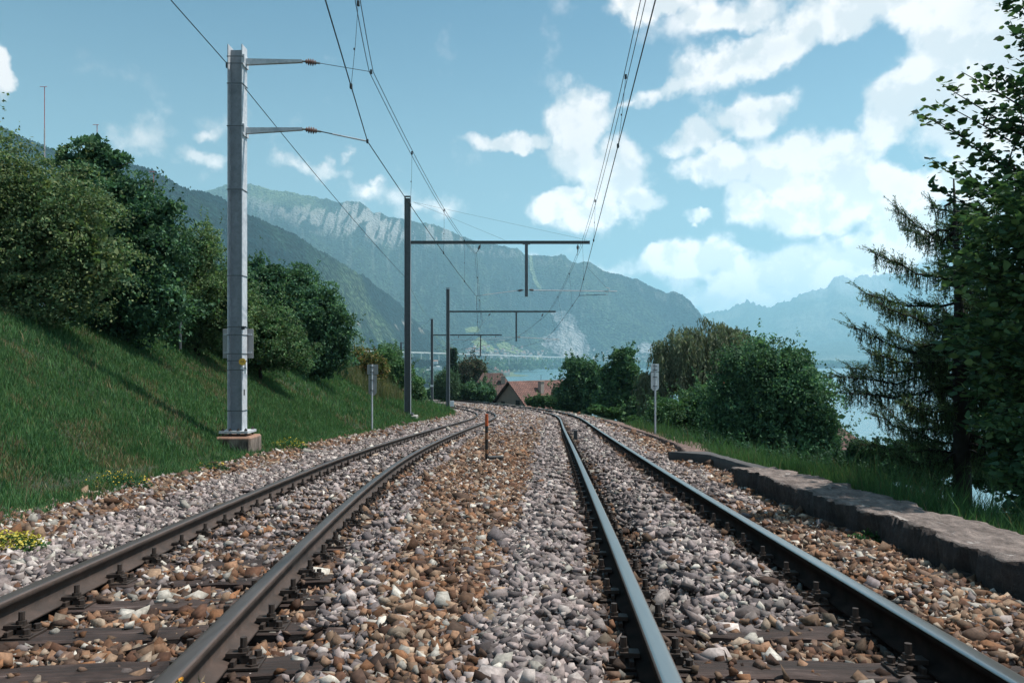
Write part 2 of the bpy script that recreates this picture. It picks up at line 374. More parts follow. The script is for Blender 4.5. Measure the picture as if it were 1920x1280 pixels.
class MB:
    """collects boxes, tubes and prisms in world coordinates; build() links them as ONE mesh object"""
    def __init__(s): s.v = []; s.f = []; s.m = []
    def add(s, vs, fs, m=0):
        b = len(s.v); s.v += [tuple(map(float, v)) for v in vs]
        for f in fs: s.f.append([b+i for i in f]); s.m.append(m)
        return s
    def box(s, c, d, m=0, rz=0., M=None, taper=None):
        hx, hy, hz = d[0]/2, d[1]/2, d[2]/2; vs = []
        for z in (-1, 1):
            k = taper if (taper and z > 0) else 1.
            for x, y in ((-1, -1), (1, -1), (1, 1), (-1, 1)): vs.append(Vector((x*hx*k, y*hy*k, z*hz)))
        Q = M if M is not None else Matrix.Rotation(rz, 3, 'Z')
        vs = [Q@v+Vector(c) for v in vs]
        return s.add(vs, [(0, 3, 2, 1), (4, 5, 6, 7), (0, 1, 5, 4), (1, 2, 6, 5), (2, 3, 7, 6), (3, 0, 4, 7)], m)
    def tube(s, pts, r, n=6, m=0, caps=True):
        pts = [Vector(p) for p in pts]; rs = r if isinstance(r, (list, tuple)) else [r]*len(pts)
        vs = []; fs = []
        for i, p in enumerate(pts):
            t = (pts[min(i+1, len(pts)-1)]-pts[max(i-1, 0)]).normalized()
            a = t.cross(Vector((0, 0, 1)) if abs(t.z) < .95 else Vector((1, 0, 0))).normalized(); b = t.cross(a)
            for k in range(n):
                q = 2*math.pi*k/n; vs.append(p+(a*math.cos(q)+b*math.sin(q))*rs[i])
        for i in range(len(pts)-1):
            for k in range(n):
                fs.append((i*n+k, i*n+(k+1) % n, (i+1)*n+(k+1) % n, (i+1)*n+k))
        if caps: fs += [tuple(range(n)), tuple(range((len(pts)-1)*n, len(pts)*n))[::-1]]
        return s.add(vs, fs, m)
    def prism(s, poly, p0, p1, m=0):
        """extrude polygon (list of 3-vectors) from offset p0 to offset p1"""
        n = len(poly); a = [Vector(q)+Vector(p0) for q in poly]; b = [Vector(q)+Vector(p1) for q in poly]
        return s.add(a+b, [tuple(range(n))[::-1], tuple(range(n, 2*n))]+[(i, (i+1) % n, n+(i+1) % n, n+i) for i in range(n)], m)
    def build(s, name, mats, parent=None, smooth=False, origin=None, bevel=0., local=False):
        me = D.meshes.new(name)
        M = Matrix.Identity(4)
        if origin is not None: M = Matrix.Translation(-Vector(origin))
        elif parent is not None and not local: M = world_inv(parent)
        me.from_pydata([tuple(M@Vector(v)) for v in s.v], [], s.f)
        me.polygons.foreach_set('material_index', s.m)
        if smooth: me.polygons.foreach_set('use_smooth', [True]*len(s.f))
        bm = bmesh.new(); bm.from_mesh(me); bmesh.ops.recalc_face_normals(bm, faces=bm.faces)
        if bevel: bmesh.ops.bevel(bm, geom=[e for e in bm.edges], offset=bevel, segments=1, affect='EDGES', clamp_overlap=True)
        bm.to_mesh(me); bm.free(); me.update()
        for q in (mats if isinstance(mats, (list, tuple)) else [mats]): me.materials.append(MATS[q])
        o = D.objects.new(name, me)
        if origin is not None: o.location = Vector(origin)
        return link(o, parent)
def copy_tree(o, parent=None):
    c = o.copy(); link(c, parent)
    if parent is not None: c.matrix_parent_inverse = o.matrix_parent_inverse
    for ch in list(KIDS.get(o.name, [])): copy_tree(ch, c)
    return c
KIDS = {}
def kids(o, lst): KIDS[o.name] = lst; return o

# ------------------------------------------------------------------ value noise
def _h(ix, iy, seed):
    h = (ix.astype(np.int64)*374761393+iy.astype(np.int64)*668265263+seed*1442695041) & 0x7fffffff
    h = ((h ^ (h >> 13))*1274126177) & 0x7fffffff
    return ((h ^ (h >> 16)) & 0xffff)/65535.
def vnoise(x, y, seed=0):
    x = np.asarray(x, float); y = np.asarray(y, float)
    ix = np.floor(x); iy = np.floor(y); fx = x-ix; fy = y-iy
    fx = fx*fx*(3-2*fx); fy = fy*fy*(3-2*fy)
    a = _h(ix, iy, seed); b = _h(ix+1, iy, seed); c = _h(ix, iy+1, seed); d = _h(ix+1, iy+1, seed)
    return (a*(1-fx)+b*fx)*(1-fy)+(c*(1-fx)+d*fx)*fy
def fbm(x, y, octv=5, seed=0, gain=.5):
    s = 0; a = 1.; t = 0
    for i in range(octv):
        s = s+a*vnoise(x*2**i+17.3*i, y*2**i-9.1*i, seed+i); t += a; a *= gain
    return s/t
def ridged(x, y, octv=5, seed=0):
    s = 0; a = 1.; t = 0
    for i in range(octv):
        s = s+a*(1-np.abs(2*vnoise(x*2**i+5.7*i, y*2**i+3.3*i, seed+i)-1)); t += a; a *= .5
    return s/t
def sstep(x, a, b):
    t = np.clip((np.asarray(x, float)-a)/(b-a), 0, 1); return t*t*(3-2*t)

# ------------------------------------------------------------------ track geometry (metre gauge, falling about 6 %, fitted to the photograph)
K = 1.06/1.5
KN = np.array([0, 8, 16, 25, 35, 45, 60, 80, 150.]); GN = np.array([0, 15, 30, 50, 80, 150.])
GR = np.array([.0781, .0605, .0544, .0571, .0485, .0209])
PL = (-1.8784, -.1237, [.0043, .0060, .0081, .0039, .0004, -.0022, -.0070, -.0044, -.0039])
PR = (1.2208, .0712, [-.0020, -.0008, -.0006, -.0004, .0010, -.0008, -.0056, -.0044, -.0054])
DS = .25
SS = np.arange(-12, 190, DS); I0 = int(round(12/DS))
def center(P):
    x0, th0, k = P
    kk = np.interp(SS, KN, k); kk[:I0] = 0
    th = np.concatenate([[0], np.cumsum(kk[:-1])*DS]); th = th-th[I0]+th0
    x = np.concatenate([[0], np.cumsum(np.sin(th[:-1]))*DS]); y = np.concatenate([[0], np.cumsum(np.cos(th[:-1]))*DS])
    return (x-x[I0]+x0)*K, (y-y[I0])*K, th
g_ = np.interp(SS, GN, GR); ZS = -np.concatenate([[0], np.cumsum(g_[:-1])*DS]); ZS = (ZS-ZS[I0]-1.1471)*K
CL = center(PL); CR = center(PR)
def rail_path(Cn, o): x, y, th = Cn; return x+o*np.cos(th), y-o*np.sin(th), ZS
HG = .53
LLx, LLy, _ = rail_path(CL, -HG); LRx, LRy, _ = rail_path(CL, HG); RLx, RLy, _ = rail_path(CR, -HG); RRx, RRy, _ = rail_path(CR, HG)
def zt(y): return np.interp(y, CL[1], ZS)
def xLL(y): return np.interp(y, LLy, LLx)
def xLR(y): return np.interp(y, LRy, LRx)
def xRL(y): return np.interp(y, RLy, RLx)
def xRR(y): return np.interp(y, RRy, RRx)
YEND = float(min(LLy[-1], RRy[-1]))

# ------------------------------------------------------------------ terrain
def bank_slope(y): return np.interp(y, [-20, 34, 42, 60, 90], [.63, .63, .40, .30, .2])
def bank_crest(y): return np.interp(y, [-20, 30, 36, 42, 60, 90, 140], [2.4, 2.4, 2.1, .95, .5, .3, 0.])
def ext(f, y):
    return f(np.minimum(y, YEND))
def terrain(x, y):
    x = np.asarray(x, float); y = np.asarray(y, float)
    z0 = np.where(y > YEND, zt(YEND)-.05*(y-YEND), zt(y))
    sl = np.where(y > YEND, -.35*(y-YEND), 0.)
    d = ext(xLL, y)+sl-x; n = x-(ext(xRR, y)+sl)
    bs = bank_slope(y); bc = bank_crest(y)
    rise = .35*sstep(d, .5, 1.5)
    up = bs*np.clip(d-1.9, 0, None); up = np.where(up > bc, bc+(up-bc)*.16, up)
    up = np.where(d > 40, up+0.05*(d-40), up)
    left = z0-.36+rise+up
    dr = np.clip(n-1.5, 0, None)
    right = z0-.36+.26*sstep(n, 1.0, 1.5)-.24*np.minimum(dr, 4)-.36*np.clip(dr-4, 0, None)
    z = np.where(n > 0, right, np.where(d > 0, left, z0-.36))
    z = z-np.clip(y-110, 0, None)*.05*sstep(x, -260, -20)
    z = z+(fbm(x*.5, y*.5, 4, 3)-.5)*.10*sstep(np.maximum(d, n), 2.2, 5)
    return np.maximum(z, np.where(x > 40, -84., -79.2))
def axis(edges):
    out = []
    for a, b, s in edges: out.append(np.arange(a, b, s))
    out.append([edges[-1][1]]); return np.concatenate(out)
gx = axis([(-420, -60, 12), (-60, -20, 2), (-20, 14, .4), (14, 50, 1.5), (50, 420, 10)])
gy = axis([(-60, -8, 4), (-8, 60, .5), (60, 140, 1.6), (140, 1000, 20)])
GX, GY = np.meshgrid(gx, gy)
def grid_faces(nr, nc):
    i = np.arange((nr-1)*(nc-1)); r = i//(nc-1); c = i % (nc-1); a = r*nc+c
    return np.stack([a, a+1, a+nc+1, a+nc], 1)
hs = np_mesh('hillside', np.stack([GX.ravel(), GY.ravel(), terrain(GX, GY).ravel()], 1), grid_faces(*GX.shape), 'hillside_soil', smooth=True)
tag(hs, kind='structure')
gs = np_mesh('ground', [(-25000, -2900, -95), (25000, -2900, -95), (25000, 25900, -95), (-25000, 25900, -95)], [(0, 1, 2, 3)], 'ground_earth'); tag(gs, kind='structure')
lk = np_mesh('lake_water', [(-400, 120, -80), (9000, 120, -80), (9000, 9000, -80), (-400, 9000, -80)], [(0, 1, 2, 3)], 'lake_water'); tag(lk, kind='structure')
shore = [(-9000, 900), (-140, 900), (-110, 1500), (-70, 2300), (-45, 2900), (10, 2960), (52, 3000), (70, 3120), (20, 3260), (0, 3500), (30, 4100), (70, 4500), (170, 4720), (330, 4840), (520, 4930), (700, 5040), (900, 5120), (1200, 5160), (1500, 5180), (1800, 5150), (2200, 5130), (2700, 5170), (3300, 5150), (4300, 5400), (9000, 6400), (9000, 24000), (-9000, 24000)]
m_ = MB(); m_.add([(a, b, -78.6) for a, b in shore]+[(a, b, -86) for a, b in shore], [tuple(range(len(shore)))]+[(i, i+1, len(shore)+i+1, len(shore)+i) for i in range(len(shore)-1)])
pl = m_.build('lakeside_plain', 'lakeside_land'); tag(pl, kind='structure')

# ------------------------------------------------------------------ mountains
def inpoly(px, py, poly):
    r = np.zeros(px.shape, bool); n = len(poly)
    for i in range(n):
        x1, y1 = poly[i]; x2, y2 = poly[(i+1) % n]
        c = ((y1 > py) != (y2 > py)) & (px < (x2-x1)*(py-y1)/((y2-y1) if y2 != y1 else 1e-9)+x1)
        r ^= c
    return r
def mountain(sil, pxr, D0, D1, ncol, nrow, z0, rough, seed, jag, colour, steep=1.25, foot=None):
    sx_ = np.array([p[0] for p in sil], float); sy_ = np.array([p[1] for p in sil], float)
    px = np.linspace(pxr[0], pxr[1], ncol)
    ridge = np.interp(px, sx_, sy_)
    t = np.concatenate([np.linspace(0, 1, nrow), [1.06, 1.2]])
    PX, T = np.meshgrid(px, t)
    d1 = np.interp(px, [p[0] for p in D1], [p[1] for p in D1]) if isinstance(D1, list) else np.full(ncol, float(D1))
    d0 = np.interp(px, [p[0] for p in D0], [p[1] for p in D0]) if isinstance(D0, list) else np.full(ncol, float(D0))
    Yd = d0+(d1-d0)*T
    zr = (HY-ridge)/F*d1
    g = np.where(T <= 1, np.clip(T, 0, 1)**steep, 1-(T-1)*2.5)
    Z = z0+(zr-z0)*g
    X = (PX-CX)/F*Yd
    H = np.maximum(zr-z0, 40)
    env = np.clip(T, 0, 1)*np.clip(1.0-T, 0, 1)*4
    gul = ridged((X+.55*Yd)/1150.+seed, Yd/3800., 5, seed)-.6+.45*(ridged((X-.2*Yd)/430.+seed, Yd/1900., 4, seed+3)-.6)
    n2 = fbm(X/260., Yd/420., 5, seed+9)-.5
    n3 = fbm(X/60., Yd/80., 3, seed+21)-.5
    Z = Z+env*H*(gul*rough+n2*rough*.6)+(n3*jag*2)*np.clip(T*6, 0, 1)
    dv = (fbm(px*.9, px*0+seed, 4, seed+5)-.5)*jag
    Z = Z+dv*np.clip(T*2-1, 0, 1)
    # never rise above the ridge line as seen from the track
    lim = (zr+dv)/d1
    el_ = Z/Yd
    Z = np.where((T < 1) & (el_ > lim-.0008), (lim-.0008)*Yd-(el_-lim)*Yd*.2, Z)
    PY = HY-Z/Yd*F
    c = colour(PX, PY, T, X, Yd, Z)
    o = np_mesh('mountain', np.stack([X.ravel(), Yd.ravel(), Z.ravel()], 1), grid_faces(*PX.shape), 'mountain_cover', col=c.reshape(-1, 3), smooth=False)
    return tag(o, kind='structure')
def lerp(a, b, f): return a+(b-a)*f[..., None]
def v3(*c): return np.array(c)
def col_a(PX, PY, T, X, Y, Z):
    n = fbm(X/180., Y/180., 5, 2); n2 = fbm(X/40., Y/60., 3, 8)
    c = lerp(v3(.003, .014, .016), v3(.014, .034, .024), sstep(n+n2*.4, .55, .95))
    c = lerp(c, v3(.034, .060, .030), sstep(n, .48, .60)*sstep(PX, 560, 680)*sstep(PY, 450, 500)*.8)  # lighter green at lower right, sunlight on the slope put into the colour
    md = sstep(n, .60, .68)*sstep(PX, 560, 700)*sstep(PY, 470, 540)*.7
    c = lerp(c, v3(.07, .10, .05), md)
    vil = sstep(n2, .62, .72)*sstep(np.abs(PY-(603+(PX-680)*.10)), 14, 2)*sstep(PX, 640, 690)*.7
    return lerp(c, v3(.40, .34, .30), vil)
silA = [(-700, 60), (-300, 150), (0, 236), (62, 262), (120, 285), (200, 296), (285, 318), (330, 345), (400, 366), (450, 392), (520, 425), (590, 462), (650, 497), (700, 530), (750, 570), (790, 610), (840, 645), (900, 668), (960, 690)]
mountain(silA, (-700, 958), [(-700, 1200), (400, 1500), (600, 2250), (700, 2950), (960, 4300)], [(-700, 2000), (300, 2450), (600, 3150), (700, 3700), (960, 4700)], 1000, 180, -79, .32, 4, 14., col_a)
scar = [(1035, 585), (1060, 580), (1082, 610), (1098, 632), (1112, 655), (1100, 668), (1070, 672), (1045, 664), (1020, 650), (1022, 632), (1040, 622), (1048, 606)]
scar2 = [(1198, 648), (1215, 640), (1228, 650), (1222, 662), (1200, 662)]
mead = [[(884, 640), (900, 632), (930, 655), (925, 662), (893, 652)], [(930, 645), (945, 640), (985, 660), (965, 663), (936, 655)], [(1000, 665), (1018, 672), (1016, 678), (990, 668)], [(870, 615), (893, 612), (900, 622), (878, 624)]]
strip = [(992, 480), (997, 478), (1000, 500), (1006, 520), (1016, 543), (1010, 543), (1000, 525), (994, 505)]
def col_b(PX, PY, T, X, Y, Z):
    n = fbm((X+.5*Y)/330., Y/900., 5, 12); n2 = fbm(X/38., Y/260., 4, 18); n3 = fbm(X/110., Z/60., 4, 40)
    c = lerp(v3(.008, .022, .020), v3(.036, .058, .032), sstep(n+n2*.3, .52, .82))
    ridge = np.interp(PX, [p[0] for p in silB], [p[1] for p in silB])
    dep = PY-ridge
    low = np.interp(PX, [440, 600, 660, 780, 880, 1000, 1330], [45, 62, 62, 42, 20, 12, 10])
    hi = np.interp(PX, [440, 600, 640, 700, 1330], [24, 22, 6, 4, 4])
    band = sstep(dep+(n2-.5)*55, hi, hi+10)*sstep(dep+(n2-.5)*60, low+14, low-10)*np.interp(PX, [420, 540, 640, 700, 800, 900, 1000, 1250, 1280, 1320], [.35, .6, .85, 1., .95, .6, .3, .4, .4, .2])
    c = lerp(c, v3(.42, .40, .375), band*sstep(n2, .36, .52)*.9)
    streak = sstep(fbm(PX/7., PY/45., 4, 77), .60, .70)*sstep(dep, 30, 60)*sstep(dep, 200, 90)*np.interp(PX, [440, 700, 900, 1330], [.75, .5, .4, .3])
    c = lerp(c, v3(.20, .22, .18), streak*.55)
    c = lerp(c, v3(.15, .20, .09), sstep(dep, 40, 10)*np.interp(PX, [430, 500, 580, 620], [.4, .7, .5, 0.]))
    j = (n2-.5)*14; k = (fbm(PX/9., PY/9., 4, 31)-.5)*26
    s = inpoly(PX+k, PY+j, scar) | inpoly(PX+k*.6, PY+j*.5, scar2)
    c = np.where(s[..., None], .15*c+.85*lerp(v3(.14, .145, .15), v3(.40, .395, .39), sstep(fbm(PX/9., PY/22., 5, 55)+.25*(fbm(PX/2.5, PY/2.5, 3, 58)-.5), .38, .66)), c)
    for p in mead: c = np.where(inpoly(PX+k*.3, PY+j*.15, p)[..., None], v3(.20, .25, .09)*(.8+.4*n[..., None]), c)
    c = np.where(inpoly(PX+k*.2, PY, strip)[..., None], v3(.19, .24, .12), c)
    vil = sstep(fbm(PX/3., PY/2.2, 3, 66), .60, .68)*sstep(PY, 652, 662)*sstep(PX, 860, 900)*sstep(PX, 1260, 1180)*.8
    return lerp(c, v3(.45, .42, .40), vil)
silB = [(330, 372), (405, 354), (430, 346), (470, 345), (490, 350), (510, 357), (535, 358), (560, 363), (590, 369), (615, 374), (640, 379), (660, 377), (676, 379), (690, 390), (700, 399), (712, 396), (722, 404), (735, 408), (760, 411), (790, 417), (815, 422), (840, 430), (870, 445), (900, 455), (925, 456), (940, 460), (960, 463), (970, 465), (982, 477), (1000, 478), (1020, 480), (1040, 481), (1052, 476), (1060, 480), (1068, 489), (1083, 494), (1095, 490), (1105, 491), (1115, 499), (1130, 508), (1150, 511), (1165, 515), (1180, 521), (1195, 524), (1210, 532), (1230, 541), (1250, 549), (1262, 546), (1278, 552), (1295, 566), (1310, 583), (1322, 600), (1334, 616), (1346, 645), (1362, 672), (1380, 690)]
mountain(silB, (330, 1380), [(330, 4800), (900, 4900), (1100, 5050), (1380, 5190)], [(330, 6800), (1000, 6800), (1250, 6300), (1380, 5400)], 1150, 220, -78, .33, 23, 14., col_b, 1.15)
def col_c(PX, PY, T, X, Y, Z):
    n = fbm(X/700., Y/700., 5, 33)
    c = lerp(v3(.05, .075, .05), v3(.16, .17, .13), sstep(n, .45, .7))
    return lerp(c, v3(.38, .38, .37), sstep(PY, 575, 530)*sstep(n, .35, .55))
silD = [(1240, 600), (1330, 586), (1345, 583), (1362, 584), (1378, 574), (1390, 568), (1400, 564), (1410, 567), (1424, 573), (1445, 576), (1455, 570), (1475, 564), (1488, 560), (1496, 552), (1506, 548), (1516, 546), (1530, 543), (1547, 539), (1560, 526), (1573, 514), (1585, 518), (1600, 524), (1612, 516), (1622, 514), (1632, 520), (1645, 515), (1660, 512), (1680, 514), (1720, 518), (1760, 512), (1830, 516), (1920, 512), (2050, 514), (2300, 530)]
mountain(silD, (1240, 2300), 10500, 14500, 420, 90, -78, .09, 41, 60., col_c, 1.1)
silF = [(640, 667), (700, 668), (760, 671), (820, 674), (870, 679), (905, 686), (935, 697), (950, 704)]
mountain(silF, (640, 948), 1850, 2560, 420, 60, -79.5, .02, 71, 10., col_a, 1.0)
silE = [(1440, 690), (1480, 668), (1505, 655), (1540, 645), (1580, 639), (1640, 640), (1700, 630), (1800, 636), (1900, 622), (2200, 630)]
mountain(silE, (1440, 2200), 8200, 10500, 240, 50, -78, .08, 57, 14., col_c, 1.0)

# ------------------------------------------------------------------ ballast bed and stones
def zone(x, y):
    """share of fresh grey stone (0 brown .. 1 grey), how much of the sleepers it hides, extra heap height"""
    ll, lr, rl, rr = xLL(y), xLR(y), xRL(y), xRR(y)
    w = (fbm(x*2.2, y*1.1, 3, 5)-.5)*.45
    g = np.full(np.shape(x), .08)
    g = np.maximum(g, sstep(ll-.20-x+w, -.05, .12)*sstep(x-(ll-1.05)+w, -.1, .15)*.95)            # left shoulder
    g = np.maximum(g, .22*sstep(ll-1.0-x, 0, .2))
    g = np.maximum(g, sstep(x-ll, 0, .1)*sstep(lr-x, 0, .1)*np.interp(y+w*5, [3.5, 5, 8, 11], [.1, .45, .8, .92]))            # left four-foot further on
    g = np.maximum(g, sstep(x-lr+w*.6, .16, .28)*sstep(lr+.62-x+w, -.05, .1)*np.interp(y, [2, 3, 5, 40], [.45, .55, .85, .85]))    # beside the left track
    g = np.maximum(g, sstep(x-(rl-.74)+w*.6, -.06, .08)*sstep(rl-.13-x+w*.3, -.03, .08)*.96)      # beside the right track
    mid = (rl+rr)/2
    g = np.maximum(g, sstep(.33-np.abs(x-mid)+w*.6, -.06, .06)*sstep(y+w*2, 3.2, 3.7)*.97)
    g = np.maximum(g, sstep(x-rr-.1+w*.5, 0, .1)*sstep(rr+.75-x+w, -.05, .1)*sstep(y+w*6, 6.5, 9.)*.92)
    g = np.where(y > 22, np.maximum(g, .55), g)
    return g
def bed(x, y):
    ll, lr, rl, rr = xLL(y), xLR(y), xRL(y), xRR(y)
    z = zt(y)-.176-.045*sstep(y, 35, 55)
    four = np.maximum(sstep(x-ll, .05, .12)*sstep(lr+.35-x, 0, .1), sstep(x-rl, .05, .12)*sstep(rr-x, .05, .12))
    z = z-.022*four*sstep(y, 7, 4)
    z = z+.165*sstep(ll-x, .45, 1.55)
    z = z+.05*sstep(x-lr, .25, .7)*sstep(rl-x, .25, .7)
    mid = (rl+rr)/2
    z = z+(.055*sstep(y, 40, 20)+.03*sstep(y, 9, 5))*sstep(.40-np.abs(x-mid), 0, .2)*sstep(y, 3.3, 3.9)
    z = z+.045*sstep(.36-np.abs(x-(ll+lr)/2), 0, .2)*sstep(y, 6, 9)*sstep(y, 40, 20)
    z = z+.05*sstep(x-(rl-.7), 0, .2)*sstep(rl-.12-x, 0, .2)
    z = z+.03*(fbm(x*1.7, y*1.7, 3, 8)-.5)
    return z
by = axis([(-6, 30, .12), (30, 60, .4), (60, YEND-1, 1.)])
bu = np.linspace(0, 1, 80)
BU, BY = np.meshgrid(bu, by)
def bed_right(y): return np.interp(y, [0, 9.7, 9.9, 12.5, 13.6, 17, 21, 32, 40], [1.04, .95, 1.28, 1.26, 1.1, 1.42, 1.45, 1.2, 1.3])
BX = (xLL(BY)-1.62)+(xRR(BY)+bed_right(BY)-(xLL(BY)-1.62))*BU
BZ = bed(BX, BY)
BZ = np.where((BU < .012) | (BU > .988), BZ-.25, BZ)
gz = zone(BX, BY)[..., None]
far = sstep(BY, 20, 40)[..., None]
bcol = (np.array([.13, .085, .06])*(1-gz)+np.array([.20, .18, .18])*gz)*(.25+.75*far)  # near bed darkened, shade in the gaps between stones put into the colour
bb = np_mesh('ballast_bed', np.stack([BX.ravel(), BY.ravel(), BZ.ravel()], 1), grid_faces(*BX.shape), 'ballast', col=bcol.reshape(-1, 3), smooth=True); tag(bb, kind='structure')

def stone_variants(n, npts, seed):
    """angular crushed rock: the hull of a skewed block with knocked-off corners"""
    r = np.random.default_rng(seed); out = []
    for i in range(n):
        q = np.array([[x, y, z] for x in (-1, 1) for y in (-1, 1) for z in (-1, 1)], float)*.66
        q = q[r.permutation(8)[:min(8, npts)]]
        q += r.uniform(-.42, .42, q.shape); q[:, 0] += q[:, 2]*r.uniform(-.5, .5); q[:, 1] += q[:, 0]*r.uniform(-.4, .4)
        if npts > 8: q = np.concatenate([q, unit0(r.normal(size=(npts-8, 3)))*r.uniform(.7, 1.05, (npts-8, 1))])
        p = q*np.array([r.uniform(.8, 1.25), r.uniform(.7, 1.05), r.uniform(.45, .85)])
        bm = bmesh.new()
        for v in p: bm.verts.new(v)
        h = bmesh.ops.convex_hull(bm, input=bm.verts)
        bmesh.ops.delete(bm, geom=[e for e in h['geom_interior'] if isinstance(e, bmesh.types.BMVert)], context='VERTS')
        bmesh.ops.triangulate(bm, faces=bm.faces)
        bm.verts.index_update()
        out.append((np.array([v.co[:] for v in bm.verts]), np.array([[v.index for v in f.verts] for f in bm.faces])))
        bm.free()
    return out
def unit0(v): return v/np.linalg.norm(v, axis=-1, keepdims=True)
BROWN = np.array([[.21, .112, .068], [.28, .165, .105], [.135, .070, .046], [.34, .235, .165], [.25, .125, .066], [.085, .052, .040], [.32, .21, .145], [.42, .34, .27], [.18, .12, .092], [.155, .10, .075]])
GREY = np.array([[.33, .283, .288], [.24, .205, .213], [.42, .372, .368], [.15, .132, .140], [.36, .30, .296], [.50, .455, .445], [.28, .24, .24]])
sl_y = {}
PH = {'L': 2.78, 'R': 2.82}
SP = .5
def sleeper_hit(x, y):
    """inside the footprint of a timber sleeper (front strip of the track only)"""
    r = np.zeros(np.shape(x), bool)
    for nm, a, b in (('L', xLL, xLR), ('R', xRL, xRR)):
        m = (a(y)+b(y))/2
        ins = np.abs(x-m) < .98
        ph = np.abs(((y-PH[nm])/SP+.5) % 1.-.5)*SP
        r |= ins & (ph < .10)
    return r
def scatter(y0, y1, sp, size, nv, npts, seed, layers=1, left=-1.5, right=.95):
    r = np.random.default_rng(seed)
    P = []
    for L in range(layers):
        ys = np.arange(y0, y1, sp); xs = np.arange(-7., 5.5, sp)
        XX, YY = np.meshgrid(xs, ys); XX = XX.ravel()+r.uniform(-.5, .5, XX.size)*sp; YY = YY.ravel()+r.uniform(-.5, .5, YY.size)*sp
        k = (XX > xLL(YY)+left-.1*r.random(XX.size)) & (XX < xRR(YY)+bed_right(YY)-.07)
        k &= np.abs(XX) < YY*.76+1.0
        XX, YY = XX[k], YY[k]
        P.append(np.stack([XX, YY, bed(XX, YY)+L*.018], 1))
    P = np.concatenate(P); x, y = P[:, 0], P[:, 1]
    ok = np.ones(len(P), bool)
    for f in (xLL, xLR, xRL, xRR): ok &= np.abs(x-f(y)) > .074
    g = zone(x, y)
    hit = sleeper_hit(x, y)
    ok &= ~(hit & (y < 16) & (r.random(len(P)) < np.where(g > .6, .35, np.interp(P[:, 1], [2, 4, 8, 14], [.93, .88, .76, .6]))))
    P = P[ok]; g = g[ok]; hit = hit[ok]; n = len(P)
    s = size*np.exp(r.normal(0, .32, n))*np.where(g > .5, 1.0, 1.02)
    s = np.where(r.random(n) < .04, s*1.35, s)
    pg = r.random(n) < g
    col = np.where(pg[:, None], GREY[r.integers(0, len(GREY), n)], BROWN[r.integers(0, len(BROWN), n)])
    wh = r.random(n) < np.where(pg, .04, .075)
    col = np.where(wh[:, None], np.array([.56, .54, .50]), col)
    col = col*(.30+.68*r.random((n, 1))**1.25)*np.array([1.04, 1., .95])
    # grease and brake dust along the rails, stronger on the busy right track
    def near(f, i, o_): q = P[:, 0]-f(P[:, 1]); return np.clip(1-np.where(q > 0, q/o_, -q/i), 0, 1)
    oil = np.maximum(near(xRL, .20, .34), near(xRR, .34, .18)); oil2 = np.maximum(near(xLL, .12, .2), near(xLR, .2, .12))
    col = col*(1-.72*np.clip(oil*1.6, 0, 1)*r.uniform(.5, 1., n))[:, None]*(1-.40*np.clip(oil2*1.6, 0, 1)*r.uniform(.4, 1., n))[:, None]
    P[:, 2] += s*r.uniform(.05, .42, n)+np.where(hit, .028, 0)
    vs = stone_variants(nv//2, npts, seed+1)+stone_variants(nv-nv//2, max(6, npts-2), seed+2)
    a = r.uniform(0, 2*np.pi, n); tx = r.normal(0, .55, n); ty = r.normal(0, .55, n)
    ca, sa = np.cos(a), np.sin(a); cx, sx2 = np.cos(tx), np.sin(tx); cy, sy2 = np.cos(ty), np.sin(ty)
    Rz = np.zeros((n, 3, 3)); Rz[:, 0, 0] = ca; Rz[:, 0, 1] = -sa; Rz[:, 1, 0] = sa; Rz[:, 1, 1] = ca; Rz[:, 2, 2] = 1
    Rx = np.zeros((n, 3, 3)); Rx[:, 0, 0] = 1; Rx[:, 1, 1] = cx; Rx[:, 1, 2] = -sx2; Rx[:, 2, 1] = sx2; Rx[:, 2, 2] = cx
    Ry = np.zeros((n, 3, 3)); Ry[:, 1, 1] = 1; Ry[:, 0, 0] = cy; Ry[:, 0, 2] = sy2; Ry[:, 2, 0] = -sy2; Ry[:, 2, 2] = cy
    M = Ry@Rx@Rz
    var = r.integers(0, nv, n); V = []; Fc = []; C = []; base = 0
    for i, (v, f) in enumerate(vs):
        q = np.where(var == i)[0]
        if not len(q): continue
        vv = np.einsum('nij,kj->nki', M[q], v)*s[q][:, None, None]+P[q][:, None, :]
        V.append(vv.reshape(-1, 3)); Fc.append((f[None]+(np.arange(len(q))*len(v))[:, None, None]+base).reshape(-1, 3))
        C.append(np.repeat(col[q], len(v), 0)); base += len(q)*len(v)
    return np.concatenate(V), np.concatenate(Fc), np.concatenate(C)
def merge(parts):
    V = []; Fc = []; C = []; b = 0
    for v, f, c in parts: V.append(v); Fc.append(f+b); C.append(c); b += len(v)
    return np.concatenate(V), np.concatenate(Fc), np.concatenate(C)
st = merge([scatter(1.3, 6., .031, .0205, 70, 8, 11, 2), scatter(6., 12., .036, .0225, 36, 8, 12, 1), scatter(12., 22., .048, .028, 14, 8, 13, 1), scatter(22., 46., .080, .044, 10, 7, 14, 1), scatter(46., 84., .13, .070, 8, 6, 15, 1)])
gv = np_mesh('gravel', st[0], st[1], 'stones', col=st[2]); tag(gv, 'crushed grey and rusty brown ballast stones packed around both tracks', 'gravel', kind='stuff')

# ------------------------------------------------------------------ rails
PROF = [(-.0325, 0, 0), (-.0325, -.030, 1), (-.0085, -.044, 1), (-.0085, -.112, 1), (-.0580, -.128, 1), (-.0600, -.1385, 1), (.0600, -.1385, 1), (.0580, -.128, 1), (.0085, -.112, 1), (.0085, -.044, 1), (.0325, -.030, 1), (.0325, 0, 0)]
